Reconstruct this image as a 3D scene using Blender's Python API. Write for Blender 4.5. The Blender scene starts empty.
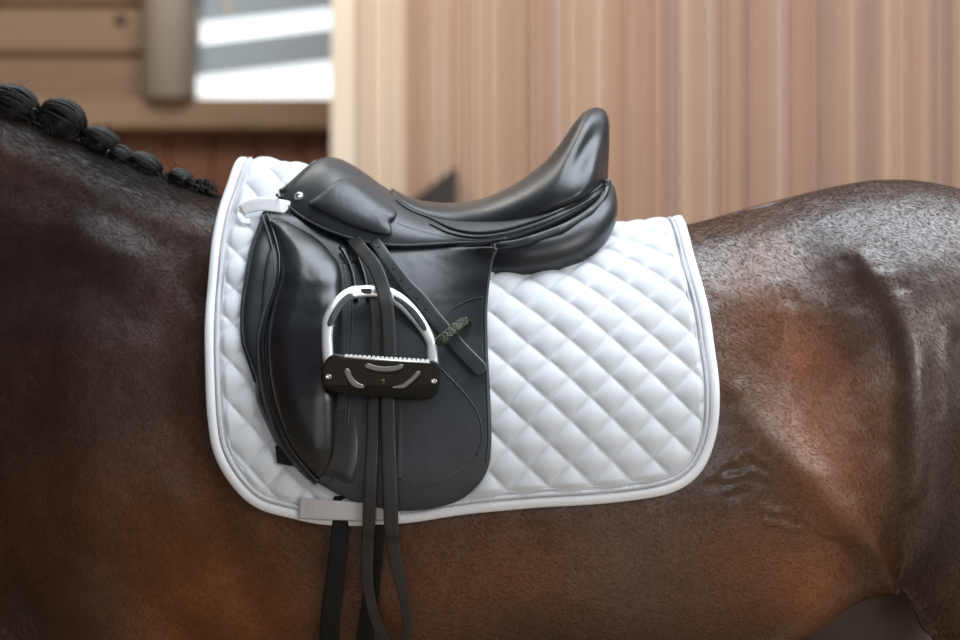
import bpy, bmesh, math, random
import numpy as np
from mathutils import Vector, Matrix, noise
from mathutils.bvhtree import BVHTree
from mathutils.geometry import delaunay_2d_cdt
random.seed(7); np.random.seed(7)
S = bpy.context.scene
C = S.collection
PI = math.pi
# ------------------------------------------------------------------ camera
CY, CZ = -3.28, 1.42
K = .0014/3.0                      # metres per pixel per metre of distance
cd = bpy.data.cameras.new('camera'); cam = bpy.data.objects.new('camera', cd); C.objects.link(cam)
cam.location = (0, CY, CZ); cam.rotation_euler = (PI/2, 0, 0)
cd.sensor_width = 36; cd.lens = 36/(960*K); cd.clip_end = 200
cd.dof.use_dof = True; cd.dof.focus_distance = 3.02; cd.dof.aperture_fstop = 2.3
S.camera = cam
# ------------------------------------------------------------------ light
S.view_settings.view_transform = 'Standard'; S.view_settings.look = 'None'
S.view_settings.gamma = 1; S.view_settings.use_curve_mapping = False
S.view_settings.exposure = 0.0
W = bpy.data.worlds.new('world'); S.world = W; W.use_nodes = True
bg = W.node_tree.nodes['Background']
bg.inputs[0].default_value = (.74, .86, 1.0, 1); bg.inputs[1].default_value = .12
def area(name, loc, target, sx, sy, power, col):
    l = bpy.data.lights.new(name, 'AREA'); l.shape = 'RECTANGLE'; l.size = sx; l.size_y = sy
    l.energy = power; l.color = col
    o = bpy.data.objects.new(name, l); C.objects.link(o); o.location = loc
    o.rotation_euler = (Vector(target)-Vector(loc)).to_track_quat('-Z', 'Y').to_euler()
    return o
area('skylight_lamp', (1.45, .0, 5.2), (.6, -.1, 1.3), 3.0, 4.6, 370, (.86, .94, 1.0))
area('side_window_lamp', (4.6, -5.0, 3.6), (.25, 0, 1.3), 2.6, 2.2, 200, (1.0, .97, .93))
area('back_skylight_lamp', (-1.1, 1.6, 3.9), (.3, 3.2, 1.9), 1.2, 1.2, 52, (1.0, .95, .88))

area('front_window_lamp', (.6, -9.5, 2.7), (.2, 0, 1.4), 5.5, 2.8, 120, (.95, .98, 1.0))

# ------------------------------------------------------------------ tools
def tag(o, label=None, cat=None, group=None, kind=None):
    if label: o['label'] = label
    if cat: o['category'] = cat
    if group: o['group'] = group
    if kind: o['kind'] = kind
    return o
def empty(name, loc, label, cat, group=None):
    o = bpy.data.objects.new(name, None); C.objects.link(o); o.location = loc
    o.empty_display_size = .1
    return tag(o, label, cat, group)
def world_loc(o):
    v = Vector((0, 0, 0))
    while o is not None: v += Vector(o.location); o = o.parent
    return v
def link(name, verts, faces, mat, parent=None, smooth=True, label=None, kind=None):
    me = bpy.data.meshes.new(name)
    v = np.asarray(verts, dtype=float)
    if parent is not None: v = v - np.array(world_loc(parent))
    me.from_pydata([tuple(p) for p in v], [], [tuple(f) for f in faces])
    me.update()
    if smooth: me.polygons.foreach_set('use_smooth', [True]*len(me.polygons))
    me.materials.append(mat)
    o = bpy.data.objects.new(name, me); C.objects.link(o)
    if parent is not None: o.parent = parent
    if label: o['label'] = label
    if kind: o['kind'] = kind
    return o
def P(px, py, Y):
    d = Y-CY
    return Vector(((px-480)*K*d, Y, CZ+(320-py)*K*d))
def pix(p):
    d = p[1]-CY
    return (480+p[0]/(K*d), 320-(p[2]-CZ)/(K*d))
def smooth_path(pts, step, closed=False):
    """Catmull-Rom through pts (any dimension), resampled at about `step`."""
    A = np.array(pts, float); n = len(A); out = []
    rng = range(n) if closed else range(n-1)
    for i in rng:
        if closed: p0, p1, p2, p3 = A[(i-1) % n], A[i], A[(i+1) % n], A[(i+2) % n]
        else: p0, p1, p2, p3 = A[max(i-1, 0)], A[i], A[i+1], A[min(i+2, n-1)]
        L = np.linalg.norm((p2-p1)[:2]); m = max(1, int(round(L/step)))
        for k in range(m):
            t = k/m
            out.append(.5*((2*p1)+(-p0+p2)*t+(2*p0-5*p1+4*p2-p3)*t*t+(-p0+3*p1-3*p2+p3)*t**3))
    if not closed: out.append(A[-1])
    return np.array(out)
def loft(rings, cap=True):
    """rings: list of equal-length closed rings of points"""
    n = len(rings[0]); V = [tuple(p) for r in rings for p in r]; F = []
    for i in range(len(rings)-1):
        for j in range(n):
            k = (j+1) % n
            F.append((i*n+j, i*n+k, (i+1)*n+k, (i+1)*n+j))
    if cap:
        F.append(tuple(reversed(range(n)))); F.append(tuple((len(rings)-1)*n+j for j in range(n)))
    return V, F
def frame_tube(path, rad, n=10, ref=Vector((0, 1, 0)), closed=False):
    """tube along a 3D path; rad = scalar, list, or list of (r_side, r_ref)"""
    pts = [Vector(p) for p in path]; m = len(pts); rings = []
    for i, p in enumerate(pts):
        if closed: t = pts[(i+1) % m]-pts[i-1]
        else: t = pts[min(i+1, m-1)]-pts[max(i-1, 0)]
        t.normalize()
        a = t.cross(ref)
        if a.length < 1e-4: a = t.cross(Vector((1, 0, 0)))
        a.normalize(); b = a.cross(t).normalized()
        r = rad[i] if hasattr(rad, '__len__') and not isinstance(rad, tuple) else rad
        ra, rb = r if isinstance(r, tuple) else (r, r)
        rings.append([p+a*ra*math.cos(2*PI*k/n)+b*rb*math.sin(2*PI*k/n) for k in range(n)])
    if closed:
        V = [tuple(q) for r in rings for q in r]; F = []
        for i in range(m):
            i2 = (i+1) % m
            for j in range(n):
                k = (j+1) % n; F.append((i*n+j, i*n+k, i2*n+k, i2*n+j))
        return V, F
    return loft(rings)
def merge(parts):
    V, F = [], []
    for v, f in parts:
        o = len(V); V += list(v); F += [tuple(i+o for i in q) for q in f]
    return V, F
def box(x0, x1, y0, y1, z0, z1):
    V = [(x, y, z) for x in (x0, x1) for y in (y0, y1) for z in (z0, z1)]
    return V, [(0, 1, 3, 2), (4, 6, 7, 5), (0, 4, 5, 1), (2, 3, 7, 6), (0, 2, 6, 4), (1, 5, 7, 3)]
def bev_box_mesh(name, sx, sy, sz, b):
    bm = bmesh.new(); bmesh.ops.create_cube(bm, size=1)
    bmesh.ops.scale(bm, vec=(sx, sy, sz), verts=bm.verts)
    bmesh.ops.bevel(bm, geom=list(bm.edges), offset=b, segments=1, affect='EDGES')
    me = bpy.data.meshes.new(name); bm.to_mesh(me); bm.free(); return me

def inside_poly(px, py, poly):
    ins = np.zeros(px.shape, bool); n = len(poly)
    for i in range(n):
        x1, y1 = poly[i]; x2, y2 = poly[(i+1) % n]
        c = ((y1 > py) != (y2 > py)) & (px < (x2-x1)*(py-y1)/(y2-y1+1e-12)+x1); ins ^= c
    return ins
def dist_poly(px, py, poly, closed=True):
    best = np.full(px.shape, 1e9); n = len(poly)
    for i in range(n if closed else n-1):
        a = poly[i]; b_ = poly[(i+1) % n]; d = b_-a; L = max((d**2).sum(), 1e-9)
        t = np.clip(((px-a[0])*d[0]+(py-a[1])*d[1])/L, 0, 1)
        best = np.minimum(best, np.hypot(px-a[0]-t*d[0], py-a[1]-t*d[1]))
    return best
# ------------------------------------------------------------------ materials
def mat(name, col, rough=.5, metal=0., spec=.5, sheen=0., sheen_rough=.5, coat=0.):
    m = bpy.data.materials.new(name); m.use_nodes = True
    b = m.node_tree.nodes['Principled BSDF']
    b.inputs['Base Color'].default_value = (*col, 1); b.inputs['Roughness'].default_value = rough
    b.inputs['Metallic'].default_value = metal; b.inputs['Specular IOR Level'].default_value = spec
    b.inputs['Sheen Weight'].default_value = sheen; b.inputs['Sheen Roughness'].default_value = sheen_rough
    b.inputs['Coat Weight'].default_value = coat
    return m
def nd(m, t, **kw):
    n = m.node_tree.nodes.new(t)
    for k, v in kw.items(): setattr(n, k, v)
    return n
def lk(m, a, b): m.node_tree.links.new(a, b)
def bump(m, scale, strength, dist=.001, detail=3, vec_scale=None, kind='noise', rough_var=None, col_var=None, rot=None):
    b = m.node_tree.nodes['Principled BSDF']
    tc = nd(m, 'ShaderNodeTexCoord'); src = tc.outputs['Object']
    if vec_scale or rot:
        mp = nd(m, 'ShaderNodeMapping'); mp.inputs['Scale'].default_value = vec_scale or (1, 1, 1)
        if rot: mp.inputs['Rotation'].default_value = rot
        lk(m, src, mp.inputs['Vector']); src = mp.outputs[0]
    if kind == 'noise':
        t = nd(m, 'ShaderNodeTexNoise'); t.inputs['Scale'].default_value = scale; t.inputs['Detail'].default_value = detail
        out = t.outputs['Fac']
    else:
        t = nd(m, 'ShaderNodeTexVoronoi'); t.inputs['Scale'].default_value = scale; out = t.outputs['Distance']
    lk(m, src, t.inputs['Vector'])
    bp = nd(m, 'ShaderNodeBump'); bp.inputs['Strength'].default_value = strength; bp.inputs['Distance'].default_value = dist
    lk(m, out, bp.inputs['Height'])
    prev = b.inputs['Normal'].links[0].from_socket if b.inputs['Normal'].links else None
    if prev: lk(m, prev, bp.inputs['Normal'])
    lk(m, bp.outputs[0], b.inputs['Normal'])
    if col_var:
        r = nd(m, 'ShaderNodeValToRGB'); r.color_ramp.elements[0].color = (*col_var[0], 1); r.color_ramp.elements[1].color = (*col_var[1], 1)
        r.color_ramp.elements[0].position = .3; r.color_ramp.elements[1].position = .7
        lk(m, out, r.inputs[0]); lk(m, r.outputs[0], b.inputs['Base Color'])
    if rough_var:
        mr = nd(m, 'ShaderNodeMapRange'); mr.inputs['To Min'].default_value = rough_var[0]; mr.inputs['To Max'].default_value = rough_var[1]
        lk(m, out, mr.inputs[0]); lk(m, mr.outputs[0], b.inputs['Roughness'])
    return out
M = {}
M['leather'] = mat('black_leather', (.026, .029, .034), .40, spec=.6)
bump(M['leather'], 900, .18, .0006); bump(M['leather'], 22, .25, .004, rough_var=(.34, .50))
M['soft'] = mat('soft_black_leather', (.015, .0165, .020), .36, spec=.6)
bump(M['soft'], 1100, .12, .0005); bump(M['soft'], 14, .2, .006, rough_var=(.30, .46))
M['gloss'] = mat('polished_black_leather', (.008, .0085, .010), .30, spec=.6)
bump(M['gloss'], 18, .25, .004, rough_var=(.26, .38))
M['strap'] = mat('grey_black_strap_leather', (.022, .020, .0195), .46, spec=.45)
bump(M['strap'], 700, .3, .0006, rough_var=(.4, .56))
M['billet'] = mat('matt_black_webbing', (.008, .008, .0075), .65, spec=.25)
bump(M['billet'], 1400, .5, .0008)
M['thread'] = mat('grey_thread', (.10, .105, .11), .6)
M['hole'] = mat('hole_and_shade_black', (.004, .004, .004), .8)
M['chrome'] = mat('polished_steel', (.98, .98, .98), .34, metal=.72)
bump(M['chrome'], 40, .05, .002)
M['steel'] = mat('brushed_steel', (.42, .44, .47), .38, metal=1.)
M['inlay'] = mat('dark_grey_inlay', (.03, .032, .035), .5)
M['tread'] = mat('black_tread_plate', (.012, .012, .012), .42)
bump(M['tread'], 300, .1, .0005)
M['gold'] = mat('gold_print', (.55, .36, .18), .4, metal=.6)
M['olive'] = mat('olive_black_loop', (.035, .036, .022), .3)
bump(M['olive'], 420, .9, .002, kind='voronoi')
M['rivet'] = mat('nickel_rivet', (.8, .8, .78), .25, metal=1.)
M['hair'] = mat('black_mane_hair', (.006, .005, .0045), .5, spec=.3)
bump(M['hair'], 300, .9, .003, vec_scale=(1, 1, .25))
M['band'] = mat('dark_rubber_band', (.03, .026, .024), .35)
M['pad'] = mat('white_quilted_cotton', (.67, .69, .73), .85, sheen=.15)
bump(M['pad'], 900, .35, .0008, vec_scale=(1, 1, 1)); bump(M['pad'], 30, .15, .004)
M['bind'] = mat('white_satin_binding', (.80, .81, .84), .6, sheen=.1)
M['rope'] = mat('silver_rope_trim', (.66, .67, .70), .4)
M['web'] = mat('pale_grey_webbing', (.56, .53, .54), .75)
bump(M['web'], 1200, .4, .0006, vec_scale=(1, 1, 3))
M['webw'] = mat('white_webbing', (.80, .81, .84), .75)
bump(M['webw'], 1200, .4, .0006, vec_scale=(1, 1, 3))
M['hoof'] = mat('dark_hoof', (.03, .025, .02), .5); bump(M['hoof'], 60, .3, .002)
M['eye'] = mat('horse_eye', (.01, .006, .004), .08, coat=1)

# ------------------------------------------------------------------ horse body
def interp(tab, x):
    A = np.array(tab, float)
    # monotone-ish smooth interpolation: catmull over columns
    xs = A[:, 0]; out = []
    for c in range(1, A.shape[1]):
        y = A[:, c]; m = np.gradient(y, xs)
        i = min(max(np.searchsorted(xs, x)-1, 0), len(xs)-2)
        h = xs[i+1]-xs[i]; t = min(max((x-xs[i])/h, 0), 1)
        out.append((2*t**3-3*t**2+1)*y[i]+(t**3-2*t*t+t)*h*m[i]+(-2*t**3+3*t*t)*y[i+1]+(t**3-t*t)*h*m[i+1])
    return out
#         x     ztop   zbot   w     zmid   n_top
TORSO = [(-.88, 1.40, 1.12, .080, 1.26, 2.0),
         (-.84, 1.48, 1.04, .150, 1.24, 2.0),
         (-.75, 1.545, .95, .200, 1.22, 1.9),
         (-.60, 1.590, .88, .235, 1.20, 1.75),
         (-.45, 1.612, .87, .250, 1.19, 1.6),
         (-.30, 1.607, .86, .262, 1.18, 1.6),
         (-.15, 1.575, .86, .280, 1.18, 1.75),
         (0.00, 1.548, .86, .298, 1.19, 1.9),
         (.15, 1.545, .87, .308, 1.20, 2.05),
         (.30, 1.562, .885, .300, 1.20, 2.1),
         (.45, 1.602, .915, .288, 1.24, 2.1),
         (.60, 1.632, 1.012, .286, 1.30, 2.1),
         (.735, 1.618, 1.06, .278, 1.33, 2.1),
         (.85, 1.570, 1.06, .245, 1.32, 2.0),
         (.95, 1.480, 1.10, .170, 1.30, 2.0),
         (1.01, 1.390, 1.17, .070, 1.28, 2.0)]
def torso_ring(x, n=64):
    zt, zb, w, zm, nt = interp(TORSO, x); r = []
    for k in range(n):
        a = 2*PI*k/n; c, s = math.cos(a), math.sin(a)
        e = nt if s > 0 else 2.2
        h = (zt-zm) if s > 0 else (zm-zb)
        y = w*math.copysign(abs(c)**(2/e), c); z = zm+h*math.copysign(abs(s)**(2/e), s)
        r.append((x, y, z))
    return r
parts = [loft([torso_ring(x) for x in np.linspace(-.88, 1.01, 70)])]
def limb(pts, n=20, ref=Vector((0, 1, 0))):
    """pts: (x,y,z, r_in_plane, r_side)"""
    sp = smooth_path([(p[0], p[2], p[1], p[3], p[4]) for p in pts], .03)
    path = [Vector((q[0], q[2], q[1])) for q in sp]
    return frame_tube(path, [(q[3], q[4]) for q in sp], n, ref)
# neck: axis points, in-plane radius, side radius
parts.append(limb([(-.45, 0, 1.33, .27, .19), (-.60, 0, 1.40, .268, .175), (-.74, 0, 1.475, .258, .135), (-.90, 0, 1.59, .22, .11),
                   (-1.08, 0, 1.73, .175, .092), (-1.25, 0, 1.865, .14, .08), (-1.37, 0, 1.925, .115, .075)], 28))
# head
parts.append(limb([(-1.33, 0, 1.97, .075, .065), (-1.41, 0, 1.88, .135, .095), (-1.50, 0, 1.75, .135, .09), (-1.58, 0, 1.60, .10, .07),
                   (-1.65, 0, 1.46, .075, .055), (-1.69, 0, 1.37, .07, .05), (-1.71, 0, 1.33, .04, .035)], 24))
for sy in (-1, 1):
    parts.append(limb([(-1.34, sy*.055, 1.98, .03, .02), (-1.345, sy*.07, 2.05, .035, .02), (-1.345, sy*.075, 2.12, .008, .006)], 10))
    fx = 0 if sy < 0 else .06
    parts.append(limb([(-.62, sy*.13, 1.20, .17, .10), (-.55, sy*.15, 1.02, .12, .085), (-.52+fx*.3, sy*.15, .85, .085, .065), (-.52+fx, sy*.15, .66, .05, .045),
                       (-.53+fx, sy*.15, .52, .052, .045), (-.52+fx, sy*.15, .42, .035, .03), (-.52+fx, sy*.15, .24, .032, .028),
                       (-.52+fx, sy*.15, .16, .043, .036), (-.56+fx, sy*.15, .08, .036, .034), (-.575+fx, sy*.15, .04, .05, .046)], 18))
# hind legs: near one stretched back, far one under the body
parts.append(limb([(.70, -.12, 1.36, .20, .12), (.76, -.14, 1.18, .19, .12), (.79, -.16, 1.02, .15, .105), (.86, -.16, .88, .125, .085), (.99, -.15, .72, .075, .055),
                   (1.09, -.15, .58, .058, .042), (1.10, -.15, .48, .045, .036), (1.09, -.15, .28, .034, .03), (1.085, -.15, .18, .045, .038),
                   (1.04, -.15, .09, .038, .036), (1.02, -.15, .04, .05, .046)], 20))
parts.append(limb([(.72, .13, 1.34, .18, .12), (.66, .15, 1.12, .17, .11), (.60, .15, .98, .15, .11), (.62, .16, .84, .12, .085), (.80, .15, .68, .07, .052),
                   (.86, .15, .56, .056, .042), (.86, .15, .46, .045, .036), (.82, .15, .28, .034, .03), (.80, .15, .18, .045, .038),
                   (.76, .15, .09, .038, .036), (.74, .15, .04, .05, .046)], 20))
def build_body():
    V, F = merge(parts)
    me = bpy.data.meshes.new('tmp'); me.from_pydata([tuple(v) for v in V], [], F); me.update()
    bm = bmesh.new(); bm.from_mesh(me); bmesh.ops.recalc_face_normals(bm, faces=bm.faces); bm.to_mesh(me); bm.free()
    o = bpy.data.objects.new('tmp', me); C.objects.link(o)
    r = o.modifiers.new('r', 'REMESH'); r.mode = 'VOXEL'; r.voxel_size = .0095
    s = o.modifiers.new('s', 'SMOOTH'); s.factor = .5; s.iterations = 22
    dg = bpy.context.evaluated_depsgraph_get(); ev = o.evaluated_get(dg)
    out = bpy.data.meshes.new_from_object(ev)
    bpy.data.objects.remove(o); bpy.data.meshes.remove(me)
    return out
body = build_body()
# finer mesh where the photograph shows the near flank
bm = bmesh.new(); bm.from_mesh(body)
sel = []
for f in bm.faces:
    c = f.calc_center_median()
    if c.y < .05:
        u, v = pix(c)
        if -25 < u < 985 and 60 < v < 665 and not (250 < u < 660 and 250 < v < 470): sel.append(f)
es = {e for f in sel for e in f.edges}
bmesh.ops.subdivide_edges(bm, edges=list(es), cuts=1, use_grid_fill=True)
for _ in range(2):
    bmesh.ops.smooth_vert(bm, verts=list({v for f in sel if f.is_valid for v in f.verts}), factor=.4, use_axis_x=True, use_axis_y=True, use_axis_z=True)
bm.to_mesh(body); bm.free()
nv = len(body.vertices)
co = np.empty(nv*3); body.vertices.foreach_get('co', co); co = co.reshape(-1, 3)
no = np.array([v.normal[:] for v in body.vertices])
D = co[:, 1]-CY; U = 480+co[:, 0]/(K*D); Vv = 320-(co[:, 2]-CZ)/(K*D)
def segd(px, py, pl):
    """distance and parameter to a smooth pixel polyline"""
    q = smooth_path(pl, 6); best = np.full(px.shape, 1e9)
    for a, b in zip(q[:-1], q[1:]):
        d = b-a; L = max((d**2).sum(), 1e-6); t = np.clip(((px-a[0])*d[0]+(py-a[1])*d[1])/L, 0, 1)
        best = np.minimum(best, np.hypot(px-a[0]-t*d[0], py-a[1]-t*d[1]))
    return best
near = (co[:, 1] < -.02)
disp = np.zeros(nv)
def ridge(pl, w, amp):
    global disp
    d = segd(U[near], Vv[near], pl); disp[near] += amp*np.exp(-(d/w)**2)
def blob(cx, cy, rx, ry, amp, ang=0):
    global disp
    c, s = math.cos(ang), math.sin(ang); dx, dy = U[near]-cx, Vv[near]-cy
    disp[near] += amp*np.exp(-((c*dx+s*dy)/rx)**2-((-s*dx+c*dy)/ry)**2)
# muscles (metres)
blob(900, 380, 60, 140, .016, .1)
blob(800, 330, 55, 110, -.006, -.3)
ridge([(862, 262), (890, 300), (908, 350), (914, 420), (910, 490)], 15, .012)
ridge([(885, 300), (900, 350), (884, 440)], 22, -.007)
ridge([(945, 330), (940, 420), (932, 490)], 16, -.008)
ridge([(742, 400), (790, 460), (830, 500), (868, 545), (893, 592)], 24, .014)
ridge([(868, 540), (880, 556), (893, 585), (925, 625)], 7, .006)
ridge([(840, 545), (862, 575)], 16, -.012)
blob(905, 520, 30, 45, -.008)
blob(725, 330, 40, 90, -.006)
blob(787, 236, 5, 4, -.004); ridge([(757, 243), (772, 238), (786, 234)], 6, .002); ridge([(770, 215), (800, 240), (820, 280)], 22, -.004)
for cx, cy in ((845, 262), (852, 268), (878, 272), (902, 291)): blob(cx, cy, 7, 5, -.0025)
for cx, cy, a in ((775, 293, .0016), (788, 310, .0012), (795, 300, -.0015), (782, 325, .0012)): blob(cx, cy, 4, 8, a)
wr = [[(715, 470), (728, 462), (738, 464)], [(735, 460), (746, 452), (756, 460), (770, 466), (780, 482)], [(722, 480), (740, 476), (752, 470)],
      [(764, 508), (774, 513), (786, 510), (798, 516)], [(768, 522), (782, 526), (800, 530)], [(728, 490), (744, 484)], [(800, 515), (815, 527), (830, 536)],
      [(756, 474), (768, 480), (777, 492)], [(790, 500), (802, 508)], [(710, 478), (720, 474)]]
for w in wr:
    ridge(w, 3.8, .0026); ridge([(a+3, b+6) for a, b in w], 4, -.0014)
blob(90, 380, 60, 120, .008, .5); blob(150, 300, 40, 60, -.006); blob(95, 240, 60, 24, .006, .5)
ridge([(20, 190), (90, 210), (160, 240), (200, 290)], 26, -.006)
ridge([(60, 330), (100, 460), (60, 600)], 40, .006)
ridge([(190, 250), (170, 400), (220, 540), (260, 640)], 24, -.007)
blob(640, 590, 70, 60, .005)
for i in np.where(near)[0]:
    x, y, z = co[i]
    disp[i] += .0022*noise.noise(Vector((x*14, y*14, z*14)))+.0009*noise.noise(Vector((x*45, y*45, z*45)))
co2 = co+no*disp[:, None]
body.vertices.foreach_set('co', co2.ravel()); body.update()

# coat colour: dark bay patches, plus painted sheen, fold highlight and gap shade
base = np.array([.062, .024, .011])
colr = np.tile(base, (nv, 1))
def patch(cx, cy, rx, ry, c, k, ang=0):
    global colr
    co_, si = math.cos(ang), math.sin(ang); dx, dy = U-cx, Vv-cy
    w = k*np.exp(-((co_*dx+si*dy)/rx)**2-((-si*dx+co_*dy)/ry)**2)
    colr = colr*(1-w[:, None])+np.array(c)[None]*w[:, None]
BLK = (.013, .009, .008); ORG = (.27, .085, .024); BRN = (.15, .050, .017); SHEEN_GRY = (.13, .085, .066); DRK = (.030, .014, .008)
patch(60, 250, 230, 170, (.019, .010, .009), .95)
patch(40, 420, 200, 120, (.026, .012, .009), .8)
patch(215, 575, 70, 90, (.20, .066, .017), .85, .35)
patch(150, 500, 110, 60, (.095, .036, .015), .7)
patch(250, 545, 26, 50, DRK, .5, -.4)
patch(60, 620, 60, 60, (.05, .022, .012), .6)
patch(270, 620, 60, 40, (.18, .058, .015), .6)
patch(520, 580, 150, 60, (.14, .044, .013), .9)
patch(630, 575, 60, 60, SHEEN_GRY, .6)  # grey belly sheen painted into the coat
patch(560, 640, 90, 50, DRK, .6)
patch(700, 540, 40, 70, (.055, .028, .018), .5)
patch(810, 400, 42, 120, ORG, .95, -.25)
patch(835, 440, 30, 80, ORG, .7, .1)
patch(760, 300, 40, 60, (.20, .07, .025), .7)
patch(750, 560, 70, 50, BRN, .85)
patch(810, 590, 40, 40, ORG, .75)
patch(755, 420, 30, 80, (.18, .085, .05), .6, -.3)
patch(830, 490, 60, 12, (.24, .11, .06), .6, .85)  # painted highlight along the flank fold
patch(880, 440, 18, 100, (.15, .05, .016), .8)
patch(940, 500, 40, 110, DRK, .8)
patch(905, 540, 30, 40, (.04, .018, .011), .7)
patch(925, 400, 20, 120, (.13, .095, .085), .75)  # vertical sheen streak on the thigh, painted as grey
patch(880, 230, 140, 60, (.085, .062, .058), .8)  # sky sheen on top of the croup, painted as grey
patch(870, 310, 50, 60, (.045, .022, .014), .6)
patch(860, 620, 30, 22, (.03, .018, .014), .7)  # painted shade in the gap before the thigh
# legs and mane line black; low far side painted dark as gap shade
w = np.clip((.78-co[:, 2])/.12, 0, 1)[:, None]; colr = colr*(1-w)+np.array(BLK)*w
w = (np.clip((co[:, 1]-.0)/.1, 0, 1)*np.clip((1.1-co[:, 2])/.1, 0, 1))[:, None]; colr = colr*(1-w)+np.array((.012, .009, .008))*w
crest = np.interp(co[:, 0], [-1.4, -1.0, -.735, -.643, -.536, -.413, -.36], [2.05, 1.90, 1.735, 1.70, 1.645, 1.62, 1.62])
w = (np.clip(1-(crest-co[:, 2])/.055, 0, 1)*np.clip((-.40-co[:, 0])/.05, 0, 1)*.9)[:, None]; colr = colr*(1-w)+np.array((.009, .007, .006))*w
at = body.color_attributes.new('coat', 'FLOAT_COLOR', 'POINT')
at.data.foreach_set('color', np.hstack([colr, np.ones((nv, 1))]).ravel())
gl = .24+.72*np.clip((U-190)/260, 0, 1)            # specular level set lower on the neck, rising towards the hindquarters
ga = body.attributes.new('gloss', 'FLOAT', 'POINT'); ga.data.foreach_set('value', gl.astype(np.float32))
body.polygons.foreach_set('use_smooth', [True]*len(body.polygons))
mc = mat('bay_horse_coat', (.05, .02, .01), .36, spec=.7, sheen=.0, sheen_rough=.4)
M['coat'] = mc
b = mc.node_tree.nodes['Principled BSDF']
b.inputs['Sheen Tint'].default_value = (.8, .85, 1, 1)
gn = nd(mc, 'ShaderNodeAttribute'); gn.attribute_name = 'gloss'; lk(mc, gn.outputs['Fac'], b.inputs['Specular IOR Level'])
ca = nd(mc, 'ShaderNodeVertexColor'); ca.layer_name = 'coat'
tc = nd(mc, 'ShaderNodeTexCoord')
mp = nd(mc, 'ShaderNodeMapping'); mp.inputs['Scale'].default_value = (1.5, 1, .42); mp.inputs['Rotation'].default_value = (0, .35, 0)
lk(mc, tc.outputs['Object'], mp.inputs[0])
hn = nd(mc, 'ShaderNodeTexNoise'); hn.inputs['Scale'].default_value = 480; hn.inputs['Detail'].default_value = 4; lk(mc, mp.outputs[0], hn.inputs['Vector'])
bn = nd(mc, 'ShaderNodeTexNoise'); bn.inputs['Scale'].default_value = 11; bn.inputs['Detail'].default_value = 5; lk(mc, tc.outputs['Object'], bn.inputs['Vector'])
mr = nd(mc, 'ShaderNodeMapRange'); mr.inputs['From Min'].default_value = .3; mr.inputs['From Max'].default_value = .7; mr.inputs['To Min'].default_value = .62; mr.inputs['To Max'].default_value = 1.45
lk(mc, hn.outputs['Fac'], mr.inputs[0])
mr2 = nd(mc, 'ShaderNodeMapRange'); mr2.inputs['From Min'].default_value = .3; mr2.inputs['From Max'].default_value = .7; mr2.inputs['To Min'].default_value = .75; mr2.inputs['To Max'].default_value = 1.25
lk(mc, bn.outputs['Fac'], mr2.inputs[0])
mu = nd(mc, 'ShaderNodeMath', operation='MULTIPLY'); lk(mc, mr.outputs[0], mu.inputs[0]); lk(mc, mr2.outputs[0], mu.inputs[1])
vm = nd(mc, 'ShaderNodeVectorMath', operation='SCALE'); lk(mc, ca.outputs['Color'], vm.inputs[0]); lk(mc, mu.outputs[0], vm.inputs['Scale'])
lk(mc, vm.outputs[0], b.inputs['Base Color'])
mr3 = nd(mc, 'ShaderNodeMapRange'); mr3.inputs['From Min'].default_value = .3; mr3.inputs['From Max'].default_value = .7; mr3.inputs['To Min'].default_value = .33; mr3.inputs['To Max'].default_value = .47
lk(mc, bn.outputs['Fac'], mr3.inputs[0]); lk(mc, mr3.outputs[0], b.inputs['Roughness'])
bp = nd(mc, 'ShaderNodeBump'); bp.inputs['Strength'].default_value = .35; bp.inputs['Distance'].default_value = .0011; lk(mc, hn.outputs['Fac'], bp.inputs['Height'])
bp2 = nd(mc, 'ShaderNodeBump'); bp2.inputs['Strength'].default_value = .22; bp2.inputs['Distance'].default_value = .006; lk(mc, bn.outputs['Fac'], bp2.inputs['Height'])
lk(mc, bp2.outputs[0], bp.inputs['Normal']); lk(mc, bp.outputs[0], b.inputs['Normal'])

HL = Vector((0, 0, 0))
horse = empty('horse', HL, 'dark bay horse with braided black mane standing side-on under the black saddle', 'horse')
body.materials.append(mc)
bo = bpy.data.objects.new('body', body); C.objects.link(bo); bo.parent = horse
BV = BVHTree.FromPolygons([Vector(p) for p in co2], [tuple(p.vertices) for p in body.polygons])

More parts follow.
